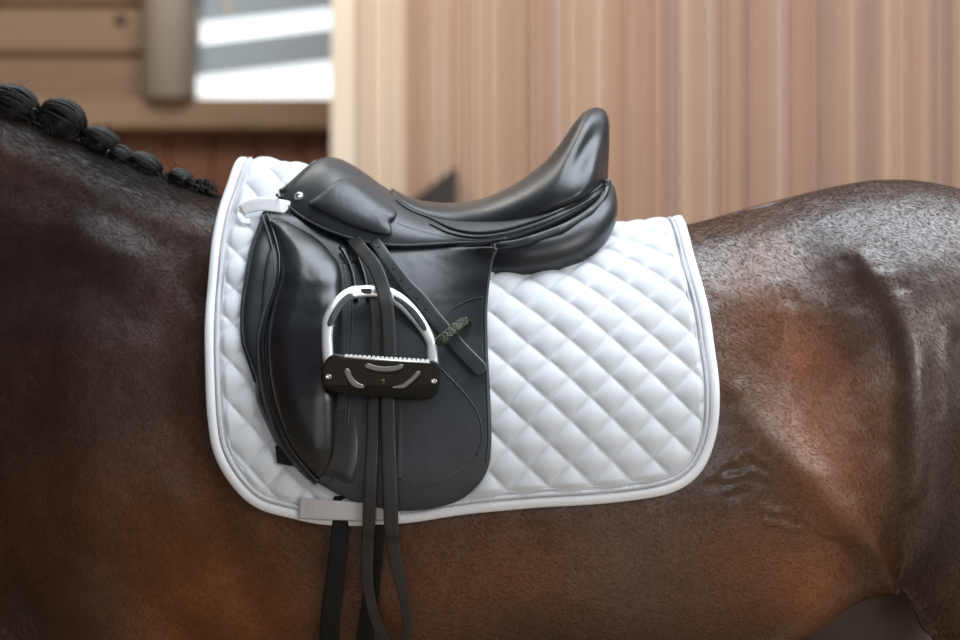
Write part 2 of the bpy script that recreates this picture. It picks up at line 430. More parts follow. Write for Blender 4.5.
# short coat hair on the parts of the body the photograph shows
def coat_hair(n_h):
    body.calc_loop_triangles()
    T = np.empty(len(body.loop_triangles)*3, int); body.loop_triangles.foreach_get('vertices', T); T = T.reshape(-1, 3)
    ctr = co2[T].mean(1); nr = np.cross(co2[T[:, 1]]-co2[T[:, 0]], co2[T[:, 2]]-co2[T[:, 0]]); ar = np.linalg.norm(nr, axis=1)/2; nr /= ar[:, None]*2+1e-12
    d_ = ctr[:, 1]-CY; u = 480+ctr[:, 0]/(K*d_); v = 320-(ctr[:, 2]-CZ)/(K*d_)
    k = (ctr[:, 1] < .03) & (u > -30) & (u < 990) & (v > 40) & (v < 668) & (nr[:, 1] < .35)
    PX = np.array([(244, 190), (226, 240), (218, 330), (216, 410), (226, 460), (262, 500), (330, 512), (460, 500), (640, 486), (690, 462), (704, 400), (696, 310), (676, 236), (560, 220)], float)
    k &= ~inside_poly(u, v, PX)
    T, nr, ar = T[k], nr[k], ar[k]; rng = np.random.default_rng(4)
    f = rng.choice(len(T), n_h, p=ar/ar.sum()); r1 = np.sqrt(rng.random(n_h)); r2 = rng.random(n_h)
    w3 = np.stack([1-r1, r1*(1-r2), r1*r2], 1)
    root = (co2[T[f]]*w3[..., None]).sum(1); c3 = (colr[T[f]]*w3[..., None]).sum(1); nn = nr[f]
    d_ = root[:, 1]-CY; u = 480+root[:, 0]/(K*d_); v = 320-(root[:, 2]-CZ)/(K*d_)
    ang = np.full(n_h, -.75)
    ang += 1.1*np.exp(-((u-760)/70)**2-((v-470)/70)**2)          # flank whorl: hair turns upward
    ang -= .5*np.exp(-((u-880)/60)**2-((v-480)/160)**2)
    ang += .35*np.exp(-((u-560)/200)**2-((v-580)/70)**2)
    ang += .25*np.sin(u/37)*np.cos(v/29)+rng.normal(0, .09, n_h)
    dr = np.stack([np.cos(ang), np.zeros(n_h), np.sin(ang)], 1); dr -= nn*(dr*nn).sum(1)[:, None]; dr /= np.linalg.norm(dr, axis=1)[:, None]
    cr = np.clip(1-(v-np.interp(u, [-60, 0, 60, 130, 170, 208], [88, 118, 142, 178, 190, 196]))/26, 0, 1)*(u < 212)
    L = (rng.uniform(.004, .007, n_h)*(1+2.6*cr))[:, None]; lf = (rng.uniform(.0003, .0008, n_h)*(1+1.5*cr))[:, None]
    pts = np.stack([root-nn*.0006, root+dr*L*.33+nn*lf*.75, root+dr*L*.68+nn*lf, root+dr*L+nn*lf*.8], 1).astype(np.float32)
    hc = bpy.data.hair_curves.new('coat_hair'); hc.add_curves([4]*n_h)
    hc.points.foreach_set('position', pts.ravel())
    ra = hc.attributes.get('radius') or hc.attributes.new('radius', 'FLOAT', 'POINT')
    ra.data.foreach_set('value', np.tile(np.array([.00011, .00010, .00008, .00003], np.float32), n_h))
    cc = c3*np.clip(rng.normal(1.3, .22, n_h), .5, 2.2)[:, None]
    a_ = hc.attributes.new('coat', 'FLOAT_COLOR', 'CURVE'); a_.data.foreach_set('color', np.hstack([cc, np.ones((n_h, 1))]).astype(np.float32).ravel())
    m = mat('bay_coat_hair', (.05, .02, .01), .42, spec=.16)
    an = nd(m, 'ShaderNodeAttribute'); an.attribute_name = 'coat'
    lk(m, an.outputs['Color'], m.node_tree.nodes['Principled BSDF'].inputs['Base Color'])
    hc.materials.append(m)
    o = bpy.data.objects.new('coat_hair', hc); C.objects.link(o); o.parent = horse; o['kind'] = 'stuff'
# hooves
for x, y in ((-.575, -.15), (-.515, .15), (1.02, -.15), (.74, .15)):
    r = [[(x-.012*(1-t)+rr*math.cos(a)*1.12-.02*(1-t), y+rr*math.sin(a), z) for a in np.linspace(0, 2*PI, 20, endpoint=False)]
         for t, rr, z in ((0, .068, 0), (0.3, .066, .012), (.7, .058, .05), (1, .052, .078))]
    link('hoof', *loft(r), M['hoof'], horse)
for sy in (-1, 1):
    bm = bmesh.new(); bmesh.ops.create_uvsphere(bm, u_segments=16, v_segments=10, radius=.022)
    me = bpy.data.meshes.new('eye'); bm.to_mesh(me); bm.free(); me.materials.append(M['eye'])
    me.polygons.foreach_set('use_smooth', [True]*len(me.polygons))
    o = bpy.data.objects.new('eye', me); C.objects.link(o); o.parent = horse; o.location = (-1.475, sy*.083, 1.80)
tl = limb([(.97, 0, 1.50, .035, .03), (1.05, 0, 1.46, .045, .04), (1.10, 0, 1.30, .055, .05), (1.12, .02, 1.05, .065, .055), (1.13, .03, .75, .06, .05), (1.13, .03, .5, .03, .03)], 16)
link('tail', *tl, M['hair'], horse, label='black tail hair')

# mane braids: rolled knots of hair on the crest
def braid(cx, cy, rx, ry, ang, Y, seed, rings=26, n=30):
    rnd = random.Random(seed); c = P(cx, cy, Y); k = K*(Y-CY)
    rx *= k; ry *= k; ca_, sa = math.cos(ang), math.sin(ang); V = []; off = rnd.uniform(0, 9)
    for i in range(rings):
        t = (i+.5)/rings*PI; rr = math.sin(t)**.75
        for j in range(n):
            a = 2*PI*j/n
            tw = math.sin(a*3+t*5.0+off)*.10+math.sin(a*9+t*9+off)*.03
            q = 1+tw+.06*noise.noise(Vector((math.cos(a)*2, math.sin(a)*2, t*2+seed*3)))
            lx = -math.cos(t)*rx; lz = rr*ry*math.sin(a)*q; ly = rr*.026*math.cos(a)*q*1.1
            V.append((c.x+lx*ca_+lz*sa, c.y+ly, c.z-lx*sa+lz*ca_))
    F = [(i*n+j, i*n+(j+1) % n, (i+1)*n+(j+1) % n, (i+1)*n+j) for i in range(rings-1) for j in range(n)]
    F += [tuple(range(n))[::-1], tuple((rings-1)*n+j for j in range(n))]
    o = link('mane_braid', V, F, M['hair'], horse)
    return o, c, rx, ry, ca_, sa
def strand_set(name, cx, cy, rx, ry, ang, Y, seed, parent, cnt=46, fly=20):
    rnd = random.Random(seed); k = K*(Y-CY); ps = []
    ca_, sa = math.cos(ang), math.sin(ang)
    c = P(cx, cy, Y)
    for s in range(cnt):
        side = rnd.uniform(-1.45, 1.3); ph = rnd.uniform(-.2, .2); pth = []
        for i in range(9):
            t = (i/8)*PI*.9+.05*PI
            lx = -math.cos(t)*rx*k*1.02; rr = math.sin(t)**.75*1.05
            a = side+ph*t+PI/2*0
            lz = rr*ry*k*math.cos(a); ly = -rr*.03*math.sin(abs(a)+.15) if a < 0 else rr*.03*math.sin(a)
            pth.append((c.x+lx*ca_+lz*sa, c.y+ly, c.z-lx*sa+lz*ca_))
        ps.append(frame_tube(pth, [.0014*math.sin(PI*(i+.6)/9.4)+.0003 for i in range(9)], 4))
    for s in range(fly):
        x0 = rnd.uniform(-1, 1)*rx*k; h = rnd.uniform(.004, .026); dx = rnd.uniform(-.02, .035)
        z0 = ry*k*math.sqrt(max(0, 1-(x0/(rx*k))**2))*.9
        pth = [(c.x+x0+dx*t*t, c.y+rnd.uniform(-.002, .002), c.z+z0+h*t*(1.3-.6*t)) for t in np.linspace(0, 1, 6)]
        ps.append(frame_tube(pth, [.00035*(1-.7*i/5) for i in range(6)], 3))
    link(name, *merge(ps), M['hair'], parent, kind='stuff')
BR = [(a_, b_-3, c_, d_+2, e_) for a_, b_, c_, d_, e_ in [(-34, 94, 26, 26, .2), (12, 112, 26, 21, .35), (60, 128, 25, 23, .45), (100, 148, 21, 14, .45), (119, 163, 14, 12, .5), (144, 172, 18, 13, .45),
      (180, 184, 13, 9, .4), (-80, 70, 26, 24, .3), (-124, 48, 25, 22, .45), (-168, 27, 25, 21, .5), (-212, 4, 24, 20, .5), (-254, -20, 22, 18, .5)]]
for i, (cx, cy, rx, ry, a) in enumerate(BR):
    o, *_ = braid(cx, cy, rx, ry, a, -.012, i)
    strand_set('hair_strands', cx, cy, rx, ry, a, -.012, 100+i, o)
for cx, cy in ((36, 116), (110, 158), (186, 185)):
    k = K*3.24; c = P(cx, cy, -.03)
    pth = [(c.x+.006*math.cos(a)*.6, c.y+.013*math.cos(a+1), c.z+.010*math.sin(a)) for a in np.linspace(0, 2*PI, 14, endpoint=False)]
    link('braid_band', *frame_tube(pth, .0016, 6, closed=True), M['band'], horse)
coat_hair(260000)
# low fringe of hair between the braids
fr = []
rnd = random.Random(5)
for s in range(900):
    px = rnd.uniform(-60, 208); top = np.interp(px, [-60, 0, 60, 130, 170, 208], [88, 118, 142, 178, 190, 196])
    Y0 = rnd.uniform(-.03, .0); p0 = P(px, top+rnd.uniform(-11, 4), Y0); L = rnd.uniform(.015, .045); sx = rnd.uniform(.2, 1.0)
    pth = [(p0.x+sx*L*t, p0.y-.006*math.sin(t*3), p0.z-L*.42*t*sx+.012*math.sin(t*PI)) for t in np.linspace(0, 1, 5)]
    fr.append(frame_tube(pth, [.0012, .0012, .001, .0007, .0003], 3))
link('mane_fringe', *merge(fr), M['hair'], horse, kind='stuff')

# ------------------------------------------------------------------ pad surface table
XS = np.arange(-.46, .40, .005); TH = np.linspace(-.35, PI/2, 150)     # angle: 90deg = spine
ZC = 1.22; OFF = .009
tab = []
for x in XS:
    col_ = []
    zt = interp(TORSO, x)[0]
    for th in TH:
        d = Vector((0, -math.cos(th), math.sin(th))); o_ = Vector((x, 0, ZC))+d*.9
        h = BV.ray_cast(o_, -d)
        p = h[0] if h[0] is not None else Vector((x, 0, ZC))+d*.3
        col_.append((p.y, p.z))
    tab.append(col_)
tab = np.array(tab)                      # [x, theta, (y,z)]
def sm(A, k, ax):
    for _ in range(k):
        B = A.copy(); sl = [slice(None)]*A.ndim
        a, b_, c_ = list(sl), list(sl), list(sl); a[ax] = slice(0, -2); b_[ax] = slice(1, -1); c_[ax] = slice(2, None)
        B[tuple(b_)] = .25*A[tuple(a)]+.5*A[tuple(b_)]+.25*A[tuple(c_)]; A = B
    return A
tab = sm(tab, 25, 0); tab = sm(tab, 12, 1)
SS = np.linspace(0, .64, 200)
G = np.zeros((len(XS), len(SS), 3))
for i, x in enumerate(XS):
    yz = tab[i][::-1].copy()             # from spine down
    yz[0, 0] = 0
    lift = np.interp(x, [-.46, -.36, -.28, -.15, -.05, .4], [.040, .046, .044, .022, .004, .002])
    seg = np.hypot(*(np.diff(yz, axis=0).T)); s = np.concatenate([[0], np.cumsum(seg)])
    y = np.interp(SS, s, yz[:, 0]); z = np.interp(SS, s, yz[:, 1])
    z = z+lift*np.exp(-(SS/.085)**2)
    G[i, :, 0] = x; G[i, :, 1] = y; G[i, :, 2] = z
gu = np.gradient(G, axis=0); gv = np.gradient(G, axis=1)
N = np.cross(gu, gv); N /= np.linalg.norm(N, axis=2)[..., None]+1e-12
if N[10, 120, 1] > 0: N = -N
N[:, 0] = (0, 0, 1)
Gp = G+N*OFF
def pad_pt(x, s, off=0.):
    """x, s arrays -> points on the pad surface (s<0 = far side)"""
    x = np.atleast_1d(np.asarray(x, float)); s = np.atleast_1d(np.asarray(s, float)); sg = np.sign(s); a = np.abs(s)
    fi = np.clip((x-XS[0])/(XS[1]-XS[0]), 0, len(XS)-1.001); fj = np.clip(a/(SS[1]-SS[0]), 0, len(SS)-1.001)
    i = fi.astype(int); j = fj.astype(int); u = (fi-i)[:, None]; v = (fj-j)[:, None]
    def bil(A): return (A[i, j]*(1-u)*(1-v)+A[i+1, j]*u*(1-v)+A[i, j+1]*(1-u)*v+A[i+1, j+1]*u*v)
    p = bil(Gp); n = bil(N); n /= np.linalg.norm(n, axis=1)[:, None]
    p = p+n*np.asarray(off).reshape(-1, 1)
    p[sg < 0, 1] *= -1
    return p
gd = Gp[..., 1]-CY; GU = 480+Gp[..., 0]/(K*gd); GV = 320-(Gp[..., 2]-CZ)/(K*gd)
def to_xs(px, py):
    d = (GU-px)**2+(GV-py)**2; i, j = np.unravel_index(np.argmin(d), d.shape)
    return XS[i], SS[j]
# proxy BVH (smooth pad surface) for placing the tack
pv = Gp.reshape(-1, 3); nj = len(SS)
pf = [(i*nj+j, (i+1)*nj+j, (i+1)*nj+j+1, i*nj+j+1) for i in range(len(XS)-1) for j in range(nj-1)]
PB = BVHTree.FromPolygons([Vector(p) for p in pv], pf)
def hit(px, py, bvh=None):
    o = Vector((0, CY, CZ)); d = (P(px, py, 0)-o).normalized()
    h = (bvh or PB).ray_cast(o, d)
    if h[0] is None: return None
    n = h[1]
    if n.dot(d) > 0: n = -n
    return h[0], n, d
_Ycache = {}
def Wp(px, py, off):
    """point on the ray of a pixel, `off` metres in front of the draped surface"""
    h = hit(px, py)
    if h is None:
        h = hit(px, py, BV) or hit(px, max(py, 262))
        q = P(px, py, h[0].y)
        return q+Vector((0, -off, 0)), h[1]
    c = max(.45, -h[1].dot(h[2]))
    return h[0]-h[2]*(off/c), h[1]
def sheet(name, outline, off, thick, parent, material, er=2.0, puff=None, step=2.5, smooth=True, closed_smooth=True, surf=None, label=None, ostep=2.0):
    """A solid piece of leather cut to a pixel outline: draped on the pad surface (or on surf(px,py,off)),
    edges rounded over er pixels; puff(px,py,d)->extra metres."""
    poly = smooth_path(outline, ostep, True) if closed_smooth else np.array([p for a, b_ in zip(outline, outline[1:]+outline[:1]) for p in
            [np.array(a)+(np.array(b_)-np.array(a))*t for t in np.linspace(0, 1, max(2, int(math.dist(a, b_)/ostep)+1))[:-1]]], float)
    poly = poly[:, :2]
    x0, y0 = poly.min(0); x1, y1 = poly.max(0)
    gx, gy = np.meshgrid(np.arange(x0+step/2, x1, step), np.arange(y0+step/2, y1, step)); gx[1::2] += step/2
    gx, gy = gx.ravel(), gy.ravel()
    m = inside_poly(gx, gy, poly); gx, gy = gx[m], gy[m]
    d = dist_poly(gx, gy, poly); m = d > step*.45; gx, gy = gx[m], gy[m]
    # a thin ring close to the edge keeps the rounding crisp
    nb = len(poly)
    tn = np.roll(poly, -1, 0)-np.roll(poly, 1, 0); tn /= np.linalg.norm(tn, axis=1)[:, None]+1e-9
    nn = np.stack([-tn[:, 1], tn[:, 0]], 1)
    test = poly+nn*.3
    if inside_poly(test[:, 0], test[:, 1], poly).mean() < .5: nn = -nn
    rings_ = []
    for q in (.28*er, .75*er):
        r = poly+nn*q; dd = dist_poly(r[:, 0], r[:, 1], poly); ok = (dd > q*.85) & inside_poly(r[:, 0], r[:, 1], poly); rings_.append(r[ok])
    m = dist_poly(gx, gy, poly) > er*1.05 if er < 6 else np.ones(gx.shape, bool)
    pts = np.vstack([poly]+rings_+[np.stack([gx[m], gy[m]], 1)])
    res = delaunay_2d_cdt([Vector(p) for p in pts], [(i, (i+1) % nb) for i in range(nb)], [list(range(nb))], 1, 1e-4)
    v2 = np.array([tuple(v) for v in res[0]]); F = [tuple(f) for f in res[2]]
    d = dist_poly(v2[:, 0], v2[:, 1], poly)
    e = np.clip(d/er, 0, 1); h = thick*np.sqrt(np.clip(1-(1-e)**2, 0, 1))
    if puff is not None: h = h+puff(v2[:, 0], v2[:, 1], d)
    offs = off(v2[:, 0], v2[:, 1]) if callable(off) else np.full(len(v2), off)
    fn = surf or (lambda a, b_, o_: Wp(a, b_, o_)[0])
    top = [fn(a, b_, o_+hh) for (a, b_), o_, hh in zip(v2, offs, h)]
    bot = [fn(a, b_, o_-min(thick, .004)) for (a, b_), o_ in zip(v2, offs)]
    # boundary edges
    cnt = {}
    for f in F:
        for i in range(len(f)):
            a, b_ = f[i], f[(i+1) % len(f)]; cnt[(a, b_)] = 1
    n = len(v2); FF = []
    # pixel y is down: face order flips so normals face the viewer
    FF += [tuple(f) for f in F]; FF += [tuple(i+n for i in reversed(f)) for f in F]
    for (a, b_) in cnt:
        if (b_, a) not in cnt: FF.append((b_, a, a+n, b_+n))
    V = top+bot
    me_o = link(name, [tuple(v) for v in V], FF, material, parent, smooth, label)
    bm_ = bmesh.new(); bm_.from_mesh(me_o.data); bmesh.ops.recalc_face_normals(bm_, faces=bm_.faces); bm_.to_mesh(me_o.data); bm_.free()
    return me_o
def strap(name, path, parent, material, thick=.003, step=4, label=None, surf=None, rounded_end=False):
    """path: (px, py, width_px, offset) ; flat strap with rounded edges"""
    q = smooth_path(path, step); fn = surf or (lambda a, b_, o_: Wp(a, b_, o_)[0]); rings = []
    m = len(q)
    for i in range(m):
        t = q[min(i+1, m-1)][:2]-q[max(i-1, 0)][:2]; t /= np.linalg.norm(t)+1e-9; nr = np.array([-t[1], t[0]])
        w = q[i][2]/2
        if rounded_end:
            dl = np.linalg.norm(q[-1][:2]-q[i][:2])
            if dl < w: w = max(.15, math.sqrt(max(0, w*w-(w-dl)**2)))
        o_ = q[i][3]; c = q[i][:2]; prof = [(-1, 0), (-.93, .8), (-.8, 1), (-.4, 1), (0, 1), (.4, 1), (.8, 1), (.93, .8), (1, 0), (.93, -.8), (.8, -1), (-.8, -1), (-.93, -.8)]
        # offset measured at the centre so that the strap stays flat across
        yb = [fn(*(c+nr*w*s_), o_) for s_ in (-1, 0, 1)]
        yc = min(v.y for v in yb)
        ring = []
        for s_, h in prof:
            px_, py_ = c+nr*w*s_
            Y = (yb[0].y*(1-s_)/2+yb[2].y*(1+s_)/2)*.5+yc*.5-h*thick/2
            ring.append(P(px_, py_, Y))
        rings.append(ring)
    V, F = loft(rings)
    o = link(name, V, F, material, parent, label=label)
    bm_ = bmesh.new(); bm_.from_mesh(o.data); bmesh.ops.recalc_face_normals(bm_, faces=bm_.faces); bm_.to_mesh(o.data); bm_.free()
    return o
def piping(name, path, r, off, parent, material, step=4, surf=None, n=8):
    q = smooth_path(path, step); fn = surf or (lambda a, b_, o_: Wp(a, b_, o_)[0])
    offq = [off(a[0], a[1]) if callable(off) else off for a in q]
    return link(name, *frame_tube([fn(a[0], a[1], o_) for a, o_ in zip(q, offq)], r, n), material, parent)
def stitches(name, path, off, parent, material, gap=3.2, ln=1.9, r=.00045, surf=None):
    """row of real stitches, joined"""
    q = smooth_path(path, .5); fn = surf or (lambda a, b_, o_: Wp(a, b_, o_)[0]); ps = []
    L = np.concatenate([[0], np.cumsum(np.hypot(*np.diff(q[:, :2], axis=0).T))]); s = 0
    while s+ln < L[-1]:
        pp = [(np.interp(s+ln*t, L, q[:, 0]), np.interp(s+ln*t, L, q[:, 1])) for t in (0, .5, 1)]
        oo = [off(*p) if callable(off) else off for p in pp]
        ps.append(frame_tube([fn(*p, o_+dz) for p, o_, dz in zip(pp, oo, (-.0003, .0003, -.0003))], r, 4)); s += gap
    return link(name, *merge(ps), material, parent, kind='stuff')

# ------------------------------------------------------------------ saddle pad
pad = empty('saddle_pad', (-.02, 0, 1.56), 'white quilted saddle pad with silver rope trim draped over the horse under the saddle', 'saddle pad')
out_px = [(238, 164), (229, 182), (220, 206), (214, 235), (209, 280), (206, 330), (204, 380), (206, 420), (214, 454), (232, 485), (257, 507), (290, 519),
          (330, 525), (400, 523), (460, 516), (520, 510), (580, 506), (640, 500), (679, 491), (704, 468), (716, 432), (719, 390), (715, 350), (709, 310), (700, 270), (691, 240), (684, 223)]
ox = [to_xs(*p) for p in out_px]
ox[0] = (ox[0][0], 0.); ox[-1] = (ox[-1][0], 0.)
hx = smooth_path(ox, .006)
hx = hx[np.concatenate([[True], np.linalg.norm(np.diff(hx, axis=0), axis=1) > 1e-4])]
# light smoothing of the half outline
for _ in range(6): hx[1:-1] = .25*hx[:-2]+.5*hx[1:-1]+.25*hx[2:]
full = np.vstack([hx, (hx*np.array([1, -1]))[::-1][1:-1]])        # closed loop near + far side
def inset(poly, d):
    t = np.roll(poly, -2, 0)-np.roll(poly, 2, 0); t /= np.linalg.norm(t, axis=1)[:, None]+1e-9
    nrm = np.stack([-t[:, 1], t[:, 0]], 1); test = poly+nrm*.004
    if inside_poly(test[:, 0], test[:, 1], poly).mean() < .5: nrm = -nrm
    return poly+nrm*d
edge = inset(full, .007)
st = .0023
gx, gs = np.meshgrid(np.arange(full[:, 0].min(), full[:, 0].max(), st), np.concatenate([np.arange(-.56, 0, .006), np.arange(0, .60, st)]), indexing='ij')
nxg, nsg = gx.shape
ins = inside_poly(gx.ravel(), gs.ravel(), edge).reshape(gx.shape)
dq = .0565
a = (gx*1.0+gs*.97+.02)/dq; b2 = (gx*1.0-gs*.97+.012)/dq
fa = np.abs(np.sin(PI*a)); fb = np.abs(np.sin(PI*b2))
hq = .0078*(np.clip(fa*fb, 0, 1))**.42
qd = dist_poly(gx.ravel(), gs.ravel(), edge).reshape(gx.shape)
hq = hq*np.clip((qd-.013)/.010, 0, 1)+.0018
wn = np.array([noise.noise(Vector((x*11, s*11, 3))) for x, s in zip(gx.ravel()[::1], gs.ravel()[::1])]).reshape(gx.shape)
hq += .0025*wn
pt = pad_pt(gx.ravel(), gs.ravel(), hq.ravel())
idm = np.arange(nxg*nsg).reshape(nxg, nsg)
okc = ins[:-1, :-1] & ins[1:, :-1] & ins[:-1, 1:] & ins[1:, 1:]
I, J = np.where(okc)
F = np.stack([idm[I, J], idm[I, J+1], idm[I+1, J+1], idm[I+1, J]], 1)
used = np.unique(F); rm = np.full(nxg*nsg, -1); rm[used] = np.arange(len(used))
qo = link('quilted_panel', pt[used], rm[F].tolist(), M['pad'], pad)
sol = qo.modifiers.new('thickness', 'SOLIDIFY'); sol.thickness = .006; sol.offset = -1
bm = bmesh.new(); bm.from_mesh(qo.data); bmesh.ops.recalc_face_normals(bm, faces=bm.faces)
up = sum(f.normal.y for f in bm.faces if f.calc_center_median().y+world_loc(pad).y < -.2)
if up > 0: bmesh.ops.reverse_faces(bm, faces=bm.faces)
bm.to_mesh(qo.data); bm.free()
# binding
def ring_strip(poly, prof):
    m = len(poly); t = np.roll(poly, -1, 0)-np.roll(poly, 1, 0); t /= np.linalg.norm(t, axis=1)[:, None]+1e-9
    nrm = np.stack([-t[:, 1], t[:, 0]], 1); test = poly+nrm*.004
    if inside_poly(test[:, 0], test[:, 1], poly).mean() < .5: nrm = -nrm
    cols = []
    for (u, h) in prof:
        q = poly+nrm*u; cols.append(pad_pt(q[:, 0], q[:, 1], np.full(m, h)))
    n = len(prof); V = np.stack(cols, 1).reshape(-1, 3); F = []
    for i in range(m):
        i2 = (i+1) % m
        for j in range(n):
            j2 = (j+1) % n; F.append((i*n+j, i*n+j2, i2*n+j2, i2*n+j))
    return V, F
bo_ = link('binding', *ring_strip(full, [(0, -.002), (.0008, .003), (.003, .0055), (.008, .0062), (.0125, .0055), (.0142, .0035), (.0142, -.001), (.008, -.005), (.002, -.006)]), M['bind'], pad)
bm = bmesh.new(); bm.from_mesh(bo_.data); bmesh.ops.recalc_face_normals(bm, faces=bm.faces); bm.to_mesh(bo_.data); bm.free()
# rope trim: two plaited cords just inside the binding
def resample(poly, step):
    P2 = np.vstack([poly, poly[:1]]); L = np.concatenate([[0], np.cumsum(np.linalg.norm(np.diff(P2, axis=0), axis=1))])
    n = int(L[-1]/step); s = np.linspace(0, L[-1], n, endpoint=False)
    return np.stack([np.interp(s, L, P2[:, 0]), np.interp(s, L, P2[:, 1])], 1)
def rope(poly, d, amp, rad, pitch, h0):
    q = resample(inset(poly, d), .0019)
    q = q[q[:, 1] > -.05]
    m = len(q); t = np.gradient(q, axis=0); t /= np.linalg.norm(t, axis=1)[:, None]+1e-9; nrm = np.stack([-t[:, 1], t[:, 0]], 1)
    s = np.arange(m)*.0019; ps = []
    br = np.where(np.linalg.norm(np.diff(q, axis=0), axis=1) > .02)[0]
    if len(br): q = np.roll(q, -(br[0]+1), 0); nrm = np.roll(nrm, -(br[0]+1), 0)
    for ph in (0, PI):
        u = amp*np.cos(2*PI*s/pitch+ph); h = h0+amp*.7*np.sin(2*PI*s/pitch+ph)
        pp = q+nrm*u[:, None]; pts_ = pad_pt(pp[:, 0], pp[:, 1], h)
        ps.append(frame_tube([Vector(p) for p in pts_], rad, 5))
    return merge(ps)
link('rope_trim', *rope(full, .0182, .0021, .0018, .0075, .0038), M['rope'], pad, label='silver twisted rope trim')
link('rope_trim', *rope(full, .0250, .0008, .0009, .0058, .0030), M['rope'], pad, label='thin silver inner rope trim')
# webbing at the front (billet loop) and at the bottom (girth loop)
strap('pad_strap', [(241, 211, 11, .013), (248, 207, 13, .016), (262, 204, 14, .020), (280, 206, 13.5, .020), (290, 208, 13, .014), (298, 209, 12, .006)], pad, M['webw'], .003, label='white webbing strap at the front of the pad')
strap('strap_tab', [(240, 205, 4, .011), (239, 214, 5, .013), (243, 221, 6, .012), (250, 221, 5, .010)], pad, M['webw'], .003)
strap('girth_loop', [(299, 508, 21, .008), (330, 510, 20, .014), (362, 511.5, 18.5, .017), (385, 511, 18, .013), (400, 511, 18, .008)], pad, M['web'], .003, label='pale grey webbing girth loop')
for x_ in (311, 316): stitches('seam', [(x_, 500), (x_+.5, 517)], .0165, pad, M['webw'], r=.0003)

# ------------------------------------------------------------------ saddle
sad = empty('dressage_saddle', (-.08, 0, 1.60), 'black leather dressage saddle with high cantle sitting on the white quilted pad', 'saddle')
# seat: centre line (px,py at Y=0), lower edge (px,py at Y=-w), half width
SEAT = [((392, 188), (392, 197), .055), ((402, 194), (406, 210), .085), ((418, 200), (424, 221), .105), ((435, 202.5), (445, 228), .118),
        ((455, 203), (468, 230.5), .128), ((480, 199.5), (495, 228), .140), ((500, 192), (520, 222), .152), ((520, 181), (542, 214), .162), ((540, 166), (562, 206), .168),
        ((556, 149), (578, 198), .165), ((568, 132), (589, 191), .152), ((578, 118), (597, 184), .132), ((588, 109.5), (602, 179), .105), ((598, 107.5), (605, 176), .080),
        ((606, 112), (607, 174), .062), ((609, 124), (608, 174), .050), ((608, 142), (608, 175), .035), ((606, 160), (607.5, 176), .018), ((605, 174), (607, 178), .004)]
tabS = np.array([(c[0], c[1], e[0], e[1], w) for c, e, w in SEAT])
qS = smooth_path(tabS, 5)
def seat_shape(q, nphi=24, pw=1.0, drop=.02, dish=0.):
    rings = []
    for r in q:
        c = P(r[0], r[1], 0); w = max(r[4], .003); e = P(r[2], r[3], -w); ring = []
        for k in range(-nphi, nphi+1):
            f = k/nphi*PI/2
            cw = abs(math.cos(f))**pw; y = w*math.sin(f)
            x = e.x+(c.x-e.x)*cw; z = e.z+(c.z-e.z)*cw
            ring.append((x, y, z))
        # underside
        for k in range(nphi-1, -nphi, -2):
            f = k/nphi*PI/2; ring.append((e.x, .97*w*math.sin(f), e.z-drop*math.cos(f)))
        rings.append(ring)
    return loft(rings)
V, F = seat_shape(qS, pw=.86)
V = [list(p) for p in V]
for p in V:
    u_, v_ = pix((p[0], -abs(p[1]), p[2])); g_ = math.exp(-((u_-587+.42*(v_-148))/11)**2-((v_-146)/30)**2)
    p[1] *= 1-.20*g_
so = link('seat', V, F, M['soft'], sad, label='deep padded leather seat rising to a tall cantle')
# skirt (jockey): pommel over the front and narrow flange along the seat
SK = [((317, 161), (277, 195), .078), ((322, 158.5), (284, 202), .098), ((331, 157), (299, 215), .124), ((343, 160), (317, 226), .146), ((356, 167), (335, 233.5), .158),
      ((368, 175), (352, 239), .166), ((380, 184), (369, 243), .172), ((393, 192), (388, 245.5), .176), ((410, 202), (408, 246), .176), ((430, 210), (430, 245), .174),
      ((455, 214), (455, 243.5), .174), ((480, 214), (482, 242.5), .180), ((505, 212), (507, 239), .186), ((530, 206), (532, 231), .186), ((553, 198), (556, 221), .180), ((575, 190), (579, 209), .160),
      ((590, 182), (596, 197), .135), ((600, 178), (605, 185), .095)]
qK = smooth_path(np.array([(c[0], c[1], e[0], e[1], w) for c, e, w in SK]), 4)
def skirt_pt(r, f, pw, up=0.):
    c = P(r[0], r[1], 0); w = r[4]; e = P(r[2], r[3], -w); cw = abs(math.cos(f))**pw
    return Vector((e.x+(c.x-e.x)*cw, w*math.sin(f)*(1+up/.1)*1.0, e.z+(c.z-e.z)*cw+up*abs(math.cos(f))))
rings = []; nph = 22
for i, r in enumerate(qK):
    o_ = [tuple(skirt_pt(r, k/nph*PI/2, 1.15)) for k in range(-nph, nph+1)]
    ins_ = []
    for k in range(nph, -nph-1, -1):
        p = skirt_pt(r, k/nph*PI/2*.985, 1.15); ins_.append((p.x+.003, p.y*.955, p.z-.0075))
    rings.append(o_+ins_)
sk = link('skirt', *loft(rings), M['leather'], sad, label='smooth leather skirt around the pommel')
bm = bmesh.new(); bm.from_mesh(sk.data); bmesh.ops.recalc_face_normals(bm, faces=bm.faces); bm.to_mesh(sk.data)
SKB = BVHTree.FromBMesh(bm); bm.free()
sl = world_loc(sad)
def Sk(px, py, off):
    o = Vector((0, CY, CZ))-sl; d = (P(px, py, 0)-Vector((0, CY, CZ))).normalized(); h = SKB.ray_cast(o, d)
    if h[0] is None: return P(px, py, -.15-off)
    c = max(.5, abs(h[1].dot(d))); return h[0]+sl-d*(off/c)
bm = bmesh.new(); bm.from_mesh(so.data); bmesh.ops.recalc_face_normals(bm, faces=bm.faces); bm.to_mesh(so.data); bm.free()
